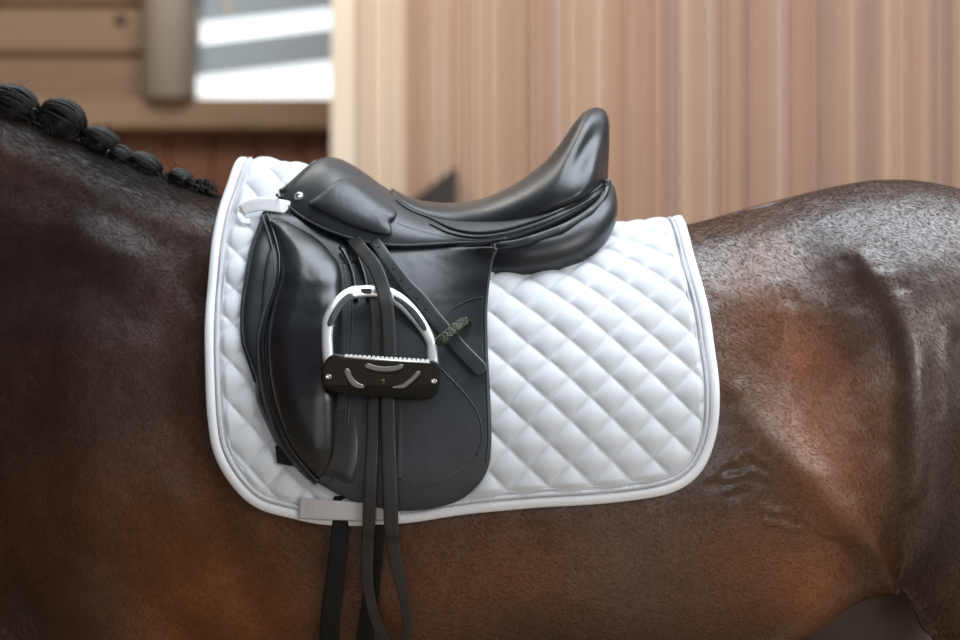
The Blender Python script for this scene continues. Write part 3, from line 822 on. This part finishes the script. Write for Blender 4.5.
# raised knee pad on the skirt
blockp = [(309, 203), (320, 194), (331, 184), (342, 178.5), (352, 178.5), (364, 186), (380, 197), (393, 207), (397, 213), (395, 219), (390, 222), (392, 229), (391, 234.5), (383, 235.5), (366, 231), (348, 225), (330, 216), (316, 209)]
sheet('skirt_pad', blockp, .0, .0028, sad, M['leather'], er=3, puff=lambda x, y, d: .006*np.sqrt(np.clip(1-(1-np.clip(d/15, 0, 1))**2, 0, 1)), surf=Sk, label='raised shaped pad on the skirt')
piping('skirt_edge', [(277, 195), (284, 202), (299, 215), (317, 225.5), (335, 233), (352, 238.5), (369, 242.5), (388, 245), (408, 245.5), (430, 244.5), (455, 243), (482, 242), (507, 238.5)], .0022, .0006, sad, M['leather'], surf=Sk)
piping('pommel_welt', [(280, 191), (290, 184), (303, 172), (316, 161)], .0028, .0, sad, M['leather'], surf=lambda a, b_, o_: P(a, b_, np.interp(a, [277, 317], [-.085, -.03])))
for dy, nm in ((0, 'seat_welt'),):
    piping(nm, [(396, 200), (404, 206.5), (414, 212), (432, 219), (452, 228.5), (475, 232.5), (500, 230.5), (525, 224), (550, 215), (575, 203), (596, 190), (604, 182)], .0026, .001, sad, M['soft'], surf=Sk)
piping('seat_welt', [(430, 224), (450, 233), (475, 237), (500, 235), (525, 228.5), (550, 219.5), (575, 208), (597, 195), (606, 185)], .0020, .0008, sad, M['leather'], surf=Sk)
stitches('stitching', [(440, 232), (458, 237.5), (478, 239.6), (505, 235.5), (530, 227.5), (556, 218), (580, 206)], .0015, sad, M['thread'], gap=2.6, ln=1.5, surf=Sk)
stitches('stitching', [(398, 223), (415, 229), (440, 235), (460, 239), (480, 240.5)], .001, sad, M['thread'], gap=2.6, ln=1.5, surf=Sk)
# rivet
c = Sk(299, 196.5, .002)
rv = [[(c.x+r_*math.cos(a), c.y-h, c.z+r_*math.sin(a)) for a in np.linspace(0, 2*PI, 20, endpoint=False)] for r_, h in ((.0068, -.006), (.0068, .001), (.0056, .0028), (.003, .0038), (.0006, .004))]
link('rivet', *loft(rv), M['rivet'], sad, label='round nickel rivet on the skirt')

# rear panel: stuffed cushion, both sides
def panel(side):
    ax = smooth_path([(440, 259, -.10, 14, .020), (470, 260, -.12, 18, .028), (495, 259.5, -.150, 21, .034), (530, 256, -.160, 22.5, .044), (560, 249.5, -.150, 23, .048), (580, 238, -.130, 22.5, .050),
                      (593, 224, -.100, 20, .048), (600.5, 209, -.065, 14, .04), (604, 197, -.035, 8, .03), (605, 190, -.02, 3, .01)], 5)
    rings = []
    m = len(ax)
    for i in range(m):
        t = ax[min(i+1, m-1)]-ax[max(i-1, 0)]; p = P(ax[i][0], ax[i][1], ax[i][2])
        T = (P(ax[min(i+1, m-1)][0], ax[min(i+1, m-1)][1], ax[min(i+1, m-1)][2])-P(ax[max(i-1, 0)][0], ax[max(i-1, 0)][1], ax[max(i-1, 0)][2])).normalized()
        # section axes: in the image plane (normal to the path), and outward
        nn_ = Vector((-T.z, 0, T.x)).normalized(); bb = T.cross(nn_).normalized()
        rz = ax[i][3]*K*3.13; ry = ax[i][4]; ring = []
        for k in range(24):
            a_ = 2*PI*k/24; ce, se = math.cos(a_), math.sin(a_)
            q = p+nn_*rz*math.copysign(abs(se)**.85, se)+bb*ry*math.copysign(abs(ce)**.85, ce)
            ring.append((q.x, q.y*side, q.z))
        rings.append(ring)
    V, F = loft(rings)
    o = link('panel', V, F, M['soft'], sad)
    bm_ = bmesh.new(); bm_.from_mesh(o.data); bmesh.ops.recalc_face_normals(bm_, faces=bm_.faces); bm_.to_mesh(o.data); bm_.free()
    return o
panel(1); panel(-1)
def Pn(px, py, o_): return P(px, py, np.interp(px, [482, 504, 530, 560, 590, 604, 610], [-.160, -.192, -.198, -.188, -.158, -.118, -.08])-o_)
piping('cantle_roll', [(482, 248), (500, 246), (520, 243), (545, 235), (567, 226), (587, 214), (600, 202), (606, 190), (607, 180)], .0062, .0, sad, M['leather'], surf=Pn, n=12)
piping('cantle_roll', [(482, 253), (500, 252), (520, 248), (545, 241), (568, 232), (589, 220), (603, 206), (609, 192)], .0042, -.002, sad, M['leather'], surf=Pn, n=10)

# front panel / sweat flap
f1 = [(264, 212), (258, 228), (251, 247), (245, 280), (241, 310), (242, 341), (250, 366), (255, 382), (257, 402), (269, 430), (279, 449), (296, 468), (330, 480), (360, 470), (360, 300), (345, 236), (300, 214)]
sheet('sweat_flap', f1, .008, .008, sad, M['soft'], er=6, puff=lambda x, y, d: .008*np.sqrt(np.clip(1-(1-np.clip(d/12, 0, 1))**2, 0, 1)), label='under flap showing along the front edge')
# main flap
def floff(x, y): return np.interp(y, [215, 250, 300, 400, 510], [.022, .024, .024, .020, .014])+.038*np.exp(-((x-500)/34)**2)*np.clip((335-y)/85, 0, 1)
fl = [(276, 236), (266, 262), (262, 300), (259, 340), (261, 385), (266, 412), (277, 438), (295, 466), (318, 483), (344, 497), (372, 507), (405, 511), (436, 508), (462, 499), (480, 483), (489, 465), (491.5, 440), (490.5, 400),
      (488, 350), (487.5, 310), (490, 280), (494, 258), (496.5, 247.5), (470, 247), (430, 247), (400, 247), (372, 254), (350, 262), (320, 262), (290, 250)]
sheet('flap', fl, floff, .0045, sad, M['leather'], er=2.2, step=3.2, label='large smooth leather saddle flap')
FT = lambda x, y: floff(x, y)+.0045
def on(dz): return lambda x, y: floff(x, y)+.0045+dz
# long knee block
kb = [(267, 219), (281, 219), (294, 225), (308, 232.5), (320, 241), (331, 252), (339, 264), (342.5, 280), (342.5, 320), (340.5, 360), (338, 400), (336.5, 435), (333, 457), (327, 470), (319, 479), (311, 472), (297, 456), (283, 430), (272, 395), (267, 360), (267, 330), (273, 300), (279, 280), (280, 258), (275, 236)]
def kpuff(x, y, d):
    t = np.clip(d/24, 0, 1); prof = np.sqrt(np.clip(1-(1-t)**2, 0, 1))
    h = np.interp(y, [215, 240, 280, 330, 400, 450, 480], [.006, .016, .026, .028, .026, .018, .006])
    skew = 1+.12*np.cos((y-300)/60)
    return prof*h*skew
sheet('knee_block', kb, on(-.002), .003, sad, M['gloss'], er=3, puff=kpuff, step=3, label='long polished padded knee block')
pl1 = [(267, 214), (273, 231), (279, 256), (278, 281), (271, 303), (265, 325), (263, 350), (267, 388), (276, 420), (290, 448), (306, 469), (318, 482)]
piping('piping', pl1, .0028, on(.002), sad, M['gloss'])
piping('piping', [(a-5, b_+2) for a, b_ in pl1[:-1]]+[(316, 484)], .0024, on(-.002), sad, M['leather'])
piping('piping', [(264, 212), (258, 228), (251, 247), (245, 280), (241.5, 310), (242.5, 341), (250, 366), (255, 382)], .0018, .012, sad, M['leather'])
stitches('stitching', [(a+5, b_+1) for a, b_ in pl1[1:8]], lambda x, y: floff(x, y)+.010, sad, M['thread'], r=.0003)
stitches('stitching', [(343.5, 262), (345.5, 300), (344, 360), (341.5, 420), (339, 452), (333, 468), (322, 480)], on(.0006), sad, M['thread'])
stitches('stitching', [(347, 262), (349, 300), (347.5, 360), (345, 420), (342, 452), (337, 468), (326, 482)], on(.0006), sad, M['thread'])
piping('seam_ridge', [(350.5, 258), (352.5, 300), (351, 360), (348.5, 420), (346, 452), (341, 468), (330, 482)], .0012, on(.0), sad, M['leather'])
# right edge double stitching and rolled edge
piping('flap_edge', [(495, 244), (491.5, 260), (487.5, 284), (485, 312), (485.5, 350), (487.5, 400), (488.5, 440), (486, 462)], .0016, on(.0), sad, M['leather'])
stitches('stitching', [(492, 244), (488.5, 260), (484.5, 284), (482, 312), (482.5, 350), (484.5, 400), (485.5, 446)], on(.0006), sad, M['thread'], r=.0004)
# curved seams of the flap
piping('seam_ridge', [(483, 297), (468, 301), (453, 309), (444, 319), (440, 330)], .0013, on(.0), sad, M['leather'])
piping('seam_ridge', [(438, 366), (450, 378), (464, 393), (475, 408), (481, 424), (482, 440), (476, 456)], .0013, on(.0), sad, M['leather'])
stitches('stitching', [(401, 479), (415, 483), (430, 482.5), (446, 478), (462, 468), (472, 456), (480, 450.5), (490, 449)], on(.0006), sad, M['thread'])
# near-black sheet that paints the shadow under the skirt
sheet('under_skirt_shade', [(262, 214), (285, 206), (320, 222), (360, 236), (430, 240), (430, 250), (372, 262), (350, 262), (330, 244), (296, 222)], lambda x, y: np.full(np.shape(x), .016), .003, sad, M['hole'], er=2)
strap('flap_stay', [(392, 262, 9, .0265), (399, 300, 9, .026), (402.5, 355, 9, .0245), (402, 420, 9, .022), (400, 480, 8, .019)], sad, M['leather'], .002)
piping('panel_welt', [(340, 247), (347, 258), (353, 275), (356, 300)], .003, on(.003), sad, M['gloss'])
piping('panel_welt', [(350, 243), (357, 256), (364, 275), (368, 300)], .003, on(.003), sad, M['gloss'])
# billets hanging below the pad
def Bd(px, py, o_):
    h = hit(px, py, BV) or hit(px, 600, BV)
    return P(px, py, (h[0]-h[2]*o_).y)
for pth, nm in (([(341, 496, 17, .013), (341, 512, 17, .013), (340, 530, 17, .013), (336, 570, 18, .010), (331, 610, 19, .009), (328, 648, 19, .009), (327, 668, 19, .009)], 'left'),
                ([(376, 500, 15, .012), (377, 520, 15, .012), (375, 560, 15, .010), (370, 600, 16, .009), (364, 648, 17, .009), (362, 668, 17, .009)], 'right')):
    bl = strap('billet', pth, sad, M['billet'], .004, surf=Bd, label='matt black billet strap hanging over the girth line')
    for t in np.arange(541, 650, 25):
        q = np.array(pth); bx = np.interp(t, q[:, 1], q[:, 0]); oz = np.interp(t, q[:, 1], q[:, 3])
        if nm == 'right' and t < 560: continue
        v = [Bd(bx+dx, t+dy, oz+.0027) for dx, dy in ((-3.2, -2), (-1.5, -4.2), (0, -1), (3, -1.3), (3, 1.2), (0, 1.2), (-1.5, 4.2), (-3, 3))]
        w_ = [p+Vector((0, .0015, 0)) for p in v]
        V, F = loft([w_, v]); ob = link('buckle_hole', V, F, M['hole'], bl, smooth=False)
# small black keeper behind the flap
sheet('billet_keeper', [(275, 446), (284, 446), (296, 466), (290, 466), (277, 463)], .010, .004, sad, M['billet'], er=1.5, closed_smooth=False)
# off-side copies of the flap pieces (mirror images)
for o in list(sad.children):
    if o.name.split('.')[0] in ('flap', 'knee_block', 'sweat_flap', 'skirt_pad'):
        c_ = o.copy(); C.objects.link(c_); c_.parent = sad; c_.scale = (1, -1, 1)
        if 'label' in c_.keys(): del c_['label']

# ------------------------------------------------------------------ stirrup leather
SLO = .030
lea = empty('stirrup_leather', tuple(Wp(380, 250, .03)[0]), 'long grey-black stirrup leather looped down through the stirrup and below the pad', 'strap')
A_ = [(346, 229, 13, .020), (354, 240, 13, .034), (361, 249, 13.5, .046), (375, 267, 14, .053), (384, 292, 14, .056), (388.5, 324, 14, .050), (389.5, 352, 14, .044), (388, 390, 14.5, .036), (388, 425, 14.5, .034), (389, 460, 15, .034), (390.5, 500, 15, .034), (391.5, 530, 14.5, .035), (396, 565, 12.5, .037), (403, 595, 10, .037), (406.5, 622, 9, .037), (405, 640, 8.5, .036), (402, 651, 8.5, .034), (397, 655, 9, .032), (391, 650, 9.5, .030), (383, 637, 10, .028), (374, 615, 10.5, .026), (368, 585, 11.5, .024), (367.5, 555, 12, .024), (369, 520, 13, .026), (370.5, 480, 13, .030), (372.5, 440, 12.5, .030), (373.5, 400, 12, .030), (375, 360, 10, .036), (375.5, 325, 9, .042), (373, 300, 8, .044), (368, 291, 7, .046)]
strap('strap', A_, lea, M['strap'], .0032)

def apath(dx): return [(x+dx*w/13., y) for x, y, w, o in A_[1:6]]
aoff = lambda dz: (lambda x, y: np.interp(y, [249, 267, 292, 324, 352], [.046, .053, .056, .050, .044])+.0018+dz)
loff = lambda x, y: np.interp(y, [400, 440, 480, 520, 555], [.030, .030, .030, .026, .024])+.0018
stitches('stitching', [(x-4.6, y) for x, y, w, o in A_[3:7]], aoff(.0), lea, M['thread'], r=.0003, gap=2.4, ln=1.4)
stitches('stitching', [(x+4.6, y) for x, y, w, o in A_[3:7]], aoff(.0), lea, M['thread'], r=.0003, gap=2.4, ln=1.4)
stitches('stitching', [(x-4, y) for x, y, w, o in A_[26:21:-1]], loff, lea, M['thread'], r=.0003, gap=2.4, ln=1.4)
# holed end tucked into its keeper: a part of the saddle's leather
D_ = [(364, 229, 11, .020), (371, 238, 11, .032), (378, 246, 11.5, .040), (394, 269, 12.5, .038), (408, 287, 13.5, .034), (419, 298, 13.5, .032), (437.5, 321, 14, .031), (462, 350, 15, .031), (484.5, 373, 16, .031)]
ds = strap('holed_strap_end', D_, lea, M['leather'], .0036, rounded_end=True, label='diagonal strap end punched with a row of holes')
for cx, cy in ((379, 248.5), (387, 259), (394.5, 270), (402.5, 281), (410, 290), (418, 299.5), (426.5, 310)):
    q = np.array(D_); oz = np.interp(cx, q[:, 0], q[:, 3])+.0022; c = Wp(cx, cy, oz)[0]
    link('hole', *loft([[(c.x+.0033*math.cos(a_), c.y+h, c.z+.0033*math.sin(a_)) for a_ in np.linspace(0, 2*PI, 12, endpoint=False)] for h in (.002, 0)]), M['hole'], ds)
doff = lambda dz: (lambda x, y: np.interp(x, [371, 378, 394, 408, 437, 484], [.032, .040, .038, .034, .031, .031])+.0021+dz)
for sgn in (-1, 1):
    qq = np.array(D_)[5:]; t = np.array([.68, .73]); nr = np.array([-t[1], t[0]])
    stitches('stitching', [tuple(p[:2]+nr*sgn*(p[2]/2-2.6)*.9) for p in qq], doff(0), ds, M['thread'], gap=2.4, ln=1.4, r=.0003)
# embossed marks of the strap end: a short row of stamped characters
def stamp(chars, x0, y0, x1, y1, h, offf, parent, material, name, depth=.0004):
    """strokes on a 2x4 cell grid drawn as tiny raised bars along a line"""
    G_ = {'P': [((0, 0), (0, 4)), ((0, 4), (2, 4)), ((2, 4), (2, 2)), ((2, 2), (0, 2))], 'A': [((0, 0), (1, 4)), ((1, 4), (2, 0)), ((.5, 1.6), (1.5, 1.6))],
          'S': [((0, 0), (2, 0)), ((2, 0), (2, 2)), ((2, 2), (0, 2)), ((0, 2), (0, 4)), ((0, 4), (2, 4))], 'I': [((1, 0), (1, 4))],
          'E': [((0, 0), (0, 4)), ((0, 4), (2, 4)), ((0, 2), (1.6, 2)), ((0, 0), (2, 0))], 'R': [((0, 0), (0, 4)), ((0, 4), (2, 4)), ((2, 4), (2, 2)), ((2, 2), (0, 2)), ((.8, 2), (2, 0))],
          '7': [((0, 4), (2, 4)), ((2, 4), (1.6, 0))], 'N': [((0, 0), (0, 4)), ((0, 4), (2, 0)), ((2, 0), (2, 4))], 'H': [((0, 0), (0, 4)), ((2, 0), (2, 4)), ((0, 2), (2, 2))]}
    d = np.array([x1-x0, y1-y0], float); L = np.linalg.norm(d); d /= L; u = np.array([d[1], -d[0]]); n = len(chars); cw = L/n; ps = []
    for i, ch in enumerate(chars):
        o = np.array([x0, y0])+d*cw*i
        for a_, b_ in G_[ch]:
            pa = o+d*a_[0]/2*cw*.62+u*a_[1]/4*h; pb = o+d*b_[0]/2*cw*.62+u*b_[1]/4*h
            ps.append(frame_tube([Wp(*pa, offf(*pa))[0], Wp(*((pa+pb)/2), offf(*((pa+pb)/2)))[0], Wp(*pb, offf(*pb))[0]], depth, 4))
    return link(name, *merge(ps), material, parent)
stamp('RASSE', 457.0, 349.5, 474, 367.5, 4.2, doff(0), ds, M['hole'], 'stamped_mark')
# keeper loop
kp = strap('keeper_loop', [(438.5, 345.5, 8, .036), (441, 341, 11, .040), (448, 334, 10, .043), (456, 327, 10, .043), (462, 322.5, 9.5, .040), (468, 320.5, 7, .034)], lea, M['olive'], .005, step=2, label='olive-black embossed keeper loop')
sheet('keeper_tip', [(463, 317), (467, 316.5), (471.5, 321.5), (470, 324.5), (466, 321)], .034, .003, kp, M['hole'], er=1, closed_smooth=False)

# ------------------------------------------------------------------ stirrup
sti = empty('stirrup_iron', tuple(P(382, 395, -.36)), 'polished steel stirrup with black tread hanging in front of the saddle flap', 'stirrup')
b0 = Wp(381, 345, 0)[0].y
YA = b0-.050; YT = b0-.084
def flat(Y, slope=0.): return lambda px, py, o_: P(px, py, Y+(py-330)*slope-o_)
arch_o = [(324.5, 368), (322.5, 352), (322, 336), (323, 320), (330, 305), (341, 293), (352, 287), (363, 286), (377, 285.5), (391, 288.5), (404, 296), (417, 309), (428, 325), (435, 341), (438, 362), (438, 368)]
arch_i = [(427.5, 368), (427.5, 355), (426.5, 343), (419, 330), (408, 317), (396, 305.5), (386, 299), (378, 297), (369, 296.5), (354, 298), (343, 306.5), (334.5, 320), (332, 334), (332.5, 352), (333.5, 368)]
oo = smooth_path(arch_o, 3); ii = smooth_path(arch_i, 3)
arch_poly = [tuple(p) for p in oo]+[tuple(p) for p in ii]
AS = flat(YA)
def Asurf(px, py, o_):
    return P(px, py, YA+np.interp(py, [285, 300, 365], [.046, .036, -.002])-.016*np.clip((372-px)/40, 0, 1)-o_)
arch = sheet('arch', arch_poly, 0, .0045, sti, M['chrome'], er=3.2, surf=Asurf, closed_smooth=False, step=2.2, ostep=2.5, label='polished steel arch')
# give the arch its real depth (back half)
so_ = arch.modifiers.new('depth', 'SOLIDIFY'); so_.thickness = .002; so_.offset = 0
def cv(pts): return [(310+a/4.571, 270+b_/4.571) for a, b_ in pts]
sheet('slot', cv([(203, 118), (180, 106), (140, 135), (98, 195), (78, 245), (92, 258), (112, 240), (135, 195), (170, 150), (200, 132)]), .0058, .0012, arch, M['inlay'], er=1.2, surf=Asurf, step=1.5)
sheet('slot', cv([(384, 118), (388, 136), (420, 158), (470, 215), (505, 262), (522, 278), (534, 268), (520, 235), (480, 180), (430, 140), (400, 122)]), .0058, .0012, arch, M['inlay'], er=1.2, surf=Asurf, step=1.5)
# leather slot bar (dark eye at the top of the arch)
sheet('eye_slot', [(361, 289), (371, 289), (371, 293.5), (364, 293.5)], .0058, .001, arch, M['hole'], er=1, surf=Asurf, step=1.5)
def Tsurf(px, py, o_): return P(px, py, YT+(py-375)*.0006-o_)
tr_out = [(337, 354), (345, 355.5), (385, 358.5), (425, 360.5), (434, 360.5), (439.5, 366), (440.5, 374), (439, 388), (434, 396), (424, 398.5), (400, 397.5), (360, 395.5), (338, 392.5), (327, 389), (322.5, 381), (322, 371), (324.5, 362), (330, 356)]
tread = sheet('tread', tr_out, 0, .004, sti, M['tread'], er=3, surf=Tsurf, step=3, ostep=2, label='black tread plate with curved slots')
# body of the tread running back to the arch
bb_ = [[P(x, y+dy, YT+.002).to_tuple() for x, y in tr_out] for dy in (0,)]
bb_.append([P(381+(x-381)*.95, 376+(y-376)*.55-6, YA-.004).to_tuple() for x, y in tr_out])
tb = link('tread_base', *loft(bb_), M['tread'], sti)
bm = bmesh.new(); bm.from_mesh(tb.data); bmesh.ops.recalc_face_normals(bm, faces=bm.faces); bm.to_mesh(tb.data); bm.free()
def arc_slot(pts, w):
    q = smooth_path(pts, 1.5); t = np.gradient(q, axis=0); t /= np.linalg.norm(t, axis=1)[:, None]; nr = np.stack([-t[:, 1], t[:, 0]], 1)
    a_ = q+nr*w/2; b_ = (q-nr*w/2)[::-1]; e1 = q[-1]+t[-1]*w/2; e0 = q[0]-t[0]*w/2
    return [tuple(e0)]+[tuple(p) for p in a_[::2]]+[tuple(e1)]+[tuple(p) for p in b_[::2]]
for pts, w in (([(367, 365.5), (376, 368.2), (386, 369), (396, 368), (401, 366.2)], 5.8), ([(347, 370.5), (350, 378), (355, 384), (362, 387.5)], 6.2), ([(393, 389), (402, 386.5), (411, 380), (418, 373)], 5.4)):
    sheet('recess', arc_slot([(a_+.3, b_+1.6) for a_, b_ in pts], w+1.6), .0040, .0006, tread, M['hole'], er=1, surf=Tsurf, step=1.6, ostep=1.6)
    sheet('slot', arc_slot(pts, w), .0044, .0014, tread, M['steel'], er=2, surf=Tsurf, step=1.3, ostep=1.4, label='grey metal slot')
for cx, cy in ((328.6, 376.5), (434, 381)):
    c = Tsurf(cx, cy, .0045)
    link('screw', *loft([[(c.x+r_*math.cos(a_), c.y-h, c.z+r_*.8*math.sin(a_)) for a_ in np.linspace(0, 2*PI, 14, endpoint=False)] for r_, h in ((.0046, -.002), (.0046, .0008), (.0036, .0016), (.0016, .0012), (.0014, .0002), (.0003, .0001))]), M['rivet'], tread)
# gold mark
gm = []
for a_, b_ in (((379.6, 380.2), (384.2, 379.6)), ((384.2, 379.6), (383.4, 384.6))):
    gm.append(frame_tube([Tsurf(*a_, .0048), Tsurf((a_[0]+b_[0])/2, (a_[1]+b_[1])/2, .0048), Tsurf(*b_, .0048)], .0006, 4))
link('printed_mark', *merge(gm), M['gold'], tread, label='small gold mark like a seven')
# serrated grip
gt = [frame_tube([Tsurf(344, 357, .001), Tsurf(385, 360, .001), Tsurf(430, 362.6, .001)], (.0016, .0050), 8)]
grip = link('grip_strip', *gt[0], M['chrome'], sti, label='bright steel serrated grip strip')
n_t = 19
for i in range(n_t):
    t = (i+.5)/n_t; x_ = 344.5+t*85; y_ = 355.6+t*5.2
    c = Tsurf(x_, y_, -.004); r = .0027
    o = link('grip_tooth', *loft([[(c.x+dx, c.y+dy, c.z+h) for dx, dy in ((-r*k_, -.0075), (r*k_, -.0075), (r*k_, .0075), (-r*k_, .0075))] for h, k_ in ((-.003, 1), (.0005, .9), (.0022, .35))]), M['chrome'], grip, smooth=False)

# ------------------------------------------------------------------ the hall
def wood(name, c1, c2, scale, rough=.6, vs=(1, 1, 1)):
    m = mat(name, c1, rough); bump(m, scale, .3, .004, detail=6, vec_scale=vs, col_var=(c1, c2)); return m
M['sand'] = mat('sand_floor', (.32, .25, .18), .95); bump(M['sand'], 30, .8, .02, detail=8, col_var=((.26, .20, .14), (.40, .32, .24)))
link('floor', *box(-7, 9, -7, 6, -.1, 0), M['sand'], smooth=False)['kind'] = 'structure'
# right wall: vertical slats at YR
YR = 3.0; kR = K*(YR-CY)
M['slat_back'] = mat('dark_backing', (.30, .19, .13), .8)
wr_x0 = (336-480)*kR; wr_x1 = 4.6
wall_r = link('wall_right', *box(wr_x0, wr_x1, YR+.03, YR+.12, 0, 5.2), M['slat_back'], smooth=False); wall_r['kind'] = 'structure'
slm = []
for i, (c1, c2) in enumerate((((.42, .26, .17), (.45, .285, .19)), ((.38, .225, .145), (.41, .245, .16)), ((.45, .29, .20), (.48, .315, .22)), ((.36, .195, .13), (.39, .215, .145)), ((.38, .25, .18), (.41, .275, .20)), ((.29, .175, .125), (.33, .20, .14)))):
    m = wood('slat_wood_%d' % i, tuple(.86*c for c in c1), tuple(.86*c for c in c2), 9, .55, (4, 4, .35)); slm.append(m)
x = wr_x0; rnd = random.Random(3); k = 0
smesh = {}; M['lit_slat'] = wood('lit_slat_wood', (.52, .385, .28), (.56, .42, .31), 9, .55, (4, 4, .35))
while x < wr_x1 and k < 290:
    w = rnd.choice((.022, .028, .034, .034, .042)); zt = 5.2
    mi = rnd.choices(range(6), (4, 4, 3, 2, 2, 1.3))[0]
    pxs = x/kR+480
    if pxs < 520: mi = rnd.choice((0, 2, 2, 1))  # lighter slats on the left paint in the light falloff
    if pxs > 690: mi = rnd.choices(range(6), (3, 4, 1, 5, 2, 3.5))[0]  # darker slats on the right, the dim end of the painted falloff
    if pxs < 470 and rnd.random() < (470-pxs)/100: mi = 6  # pale slats thin out from the left end as painted brightness
    key = (w, mi)
    if key not in smesh:
        me = bev_box_mesh('slat', w-.0025, .03, zt, .003); me.materials.append(slm[mi] if mi < 6 else M['lit_slat']); smesh[key] = me
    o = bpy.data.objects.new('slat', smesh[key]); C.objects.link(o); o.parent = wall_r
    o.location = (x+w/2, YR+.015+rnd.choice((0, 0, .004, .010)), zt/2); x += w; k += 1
# pale end board of the slatted wall
M['pale'] = wood('pale_end_board', (.58, .47, .36), (.61, .50, .39), 6, .5, (3, 3, .3))
o = link('trim_1', *box(wr_x0-.012, wr_x0+.055, YR-.03, YR+.14, 0, 5.2), M['pale'], smooth=False); o['kind'] = 'structure'
# dark wedge added in place of the dark recess behind the saddle
M['recess_knot_dark'] = wood('dark_recess_and_knot', (.014, .007, .005), (.02, .01, .007), 8, .5, (1, 1, 4))
def PB_(px, py, Y): return P(px, py, Y)
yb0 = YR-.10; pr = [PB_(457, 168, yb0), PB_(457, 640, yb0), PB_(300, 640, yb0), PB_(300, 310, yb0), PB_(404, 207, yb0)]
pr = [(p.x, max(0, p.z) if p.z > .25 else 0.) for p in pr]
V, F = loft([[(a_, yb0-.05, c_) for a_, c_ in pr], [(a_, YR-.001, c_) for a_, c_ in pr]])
o = link('recess_stand_in', V, F, M['recess_knot_dark'], smooth=False)
tag(o, 'dark sloping board standing in for the dark recess behind the saddle seat', 'board')
# left back wall
YL = 3.9; kL = K*(YL-CY)
def XL(px): return (px-480)*kL
def ZL(py): return CZ+(320-py)*kL
M['lightwood'] = wood('light_timber', (.205, .118, .062), (.25, .15, .08), 7, .6, (.4, 1, 4))
M['lw2'] = wood('light_timber_warm', (.18, .10, .052), (.22, .128, .068), 7, .6, (.4, 1, 4))
M['redwood'] = wood('red_brown_panelling', (.13, .038, .010), (.17, .052, .014), 7, .55, (3, 1, .5))
wall_b = link('wall_back', *merge([box(-7, XL(186), YL+.10, YL+.2, ZL(107), 5.2), box(-7, 2.0, YL+.06, YL+.16, 0, ZL(130)), box(XL(350), 2.0, YL+.10, YL+.2, ZL(130), 5.2), box(XL(186), XL(350), YL+.10, YL+.2, ZL(-8), 5.2)]), M['redwood'], smooth=False); wall_b['kind'] = 'structure'
ph = 50*kL; z = ZL(105); kk = 0
while z < 5.1:
    me = bev_box_mesh('plank', XL(172)+7, .09, ph-.012, .012); me.materials.append(M['lightwood'] if kk % 2 else M['lw2'])
    o = bpy.data.objects.new('plank', me); C.objects.link(o); o.parent = wall_b
    o.location = ((XL(172)-7)/2, YL+.055, z+ph/2); z += ph; kk += 1
    if kk > 60: break
# knot in a plank
c = Vector((XL(120), YL+.009, ZL(20)))
link('knot', *loft([[(c.x+.022*math.cos(a_), c.y+h, c.z+.02*math.sin(a_)) for a_ in np.linspace(0, 2*PI, 12, endpoint=False)] for h in (.01, 0)]), M['recess_knot_dark'], wall_b)
me = bev_box_mesh('beam', XL(345)+7, .14, 32*kL, .012); me.materials.append(M['lightwood'])
o = bpy.data.objects.new('trim_2', me); C.objects.link(o); o.location = ((XL(345)-7)/2, YL+.0, ZL(116)); o['kind'] = 'structure'
# lower panelling boards
xw = -6.9; pm = None
me = bev_box_mesh('board', .148, .03, ZL(131), .006); me.materials.append(M['redwood'])
while xw < XL(430):
    o = bpy.data.objects.new('board', me); C.objects.link(o); o.parent = wall_b; o.location = (xw+.075, YL+.045, ZL(131)/2); xw += .15
# grey-beige round post
M['postm'] = mat('grey_beige_plaster', (.58, .50, .42), .6); bump(M['postm'], 12, .1, .004)
rad = 27*kL
V, F = loft([[(XL(172)+rad*math.cos(a_), YL-.06+rad*.8*math.sin(a_), zz) for a_ in np.linspace(0, 2*PI, 28, endpoint=False)] for zz in (ZL(100), 5.2)])
o = link('round_post', V, F, M['postm']); tag(o, 'round grey-beige post above the timber beam, left of the bright window', 'post')
# window with bright panes between grey rails
win = link('window_1', *merge([box(XL(186), XL(350), YL+.06, YL+.10, ZL(-14), ZL(-8)), box(XL(345), XL(350), YL+.06, YL+.10, ZL(130), ZL(-8))]), mat('window_rail_grey', (.30, .33, .36), .6), smooth=False); win['kind'] = 'structure'
M['sky'] = bpy.data.materials.new('bright_daylight_glass'); M['sky'].use_nodes = True
bb = M['sky'].node_tree.nodes['Principled BSDF']; bb.inputs['Emission Color'].default_value = (.93, .98, 1, 1); bb.inputs['Emission Strength'].default_value = 1.1; bb.inputs['Roughness'].default_value = .2
M['rail'] = mat('blue_grey_rail', (.36, .41, .45), .6)
def quadprism(name, pts, y0, y1, m, parent):
    pr = [(XL(a_), ZL(b_)) for a_, b_ in pts]
    return link(name, *loft([[(a_, y0, b_) for a_, b_ in pr], [(a_, y1, b_) for a_, b_ in pr]]), m, parent, smooth=False)
quadprism('pane', [(186, -8), (350, -8), (350, 98), (186, 98)], YL+.09, YL+.10, M['sky'], win)
quadprism('rail', [(194, -14), (350, -14), (350, 3), (200, 19)], YL+.02, YL+.07, M['rail'], win)
quadprism('rail', [(192, 44), (350, 25), (350, 56), (192, 74)], YL+.02, YL+.07, M['rail'], win)
quadprism('bracket', [(217, -12), (224, -12), (234, 14), (228, 16)], YL+.0, YL+.02, M['postm'], win)
quadprism('rail', [(186, -14), (200, -14), (198, 45), (190, 72), (188, 100), (186, 100)], YL+.02, YL+.07, M['postm'], win)
# side wall + far wall returns so that the hall closes around
wl = link('wall_left', *box(-7.1, -7, -7, 6, 0, 5.2), M['lw2'], smooth=False); wl['kind'] = 'structure'
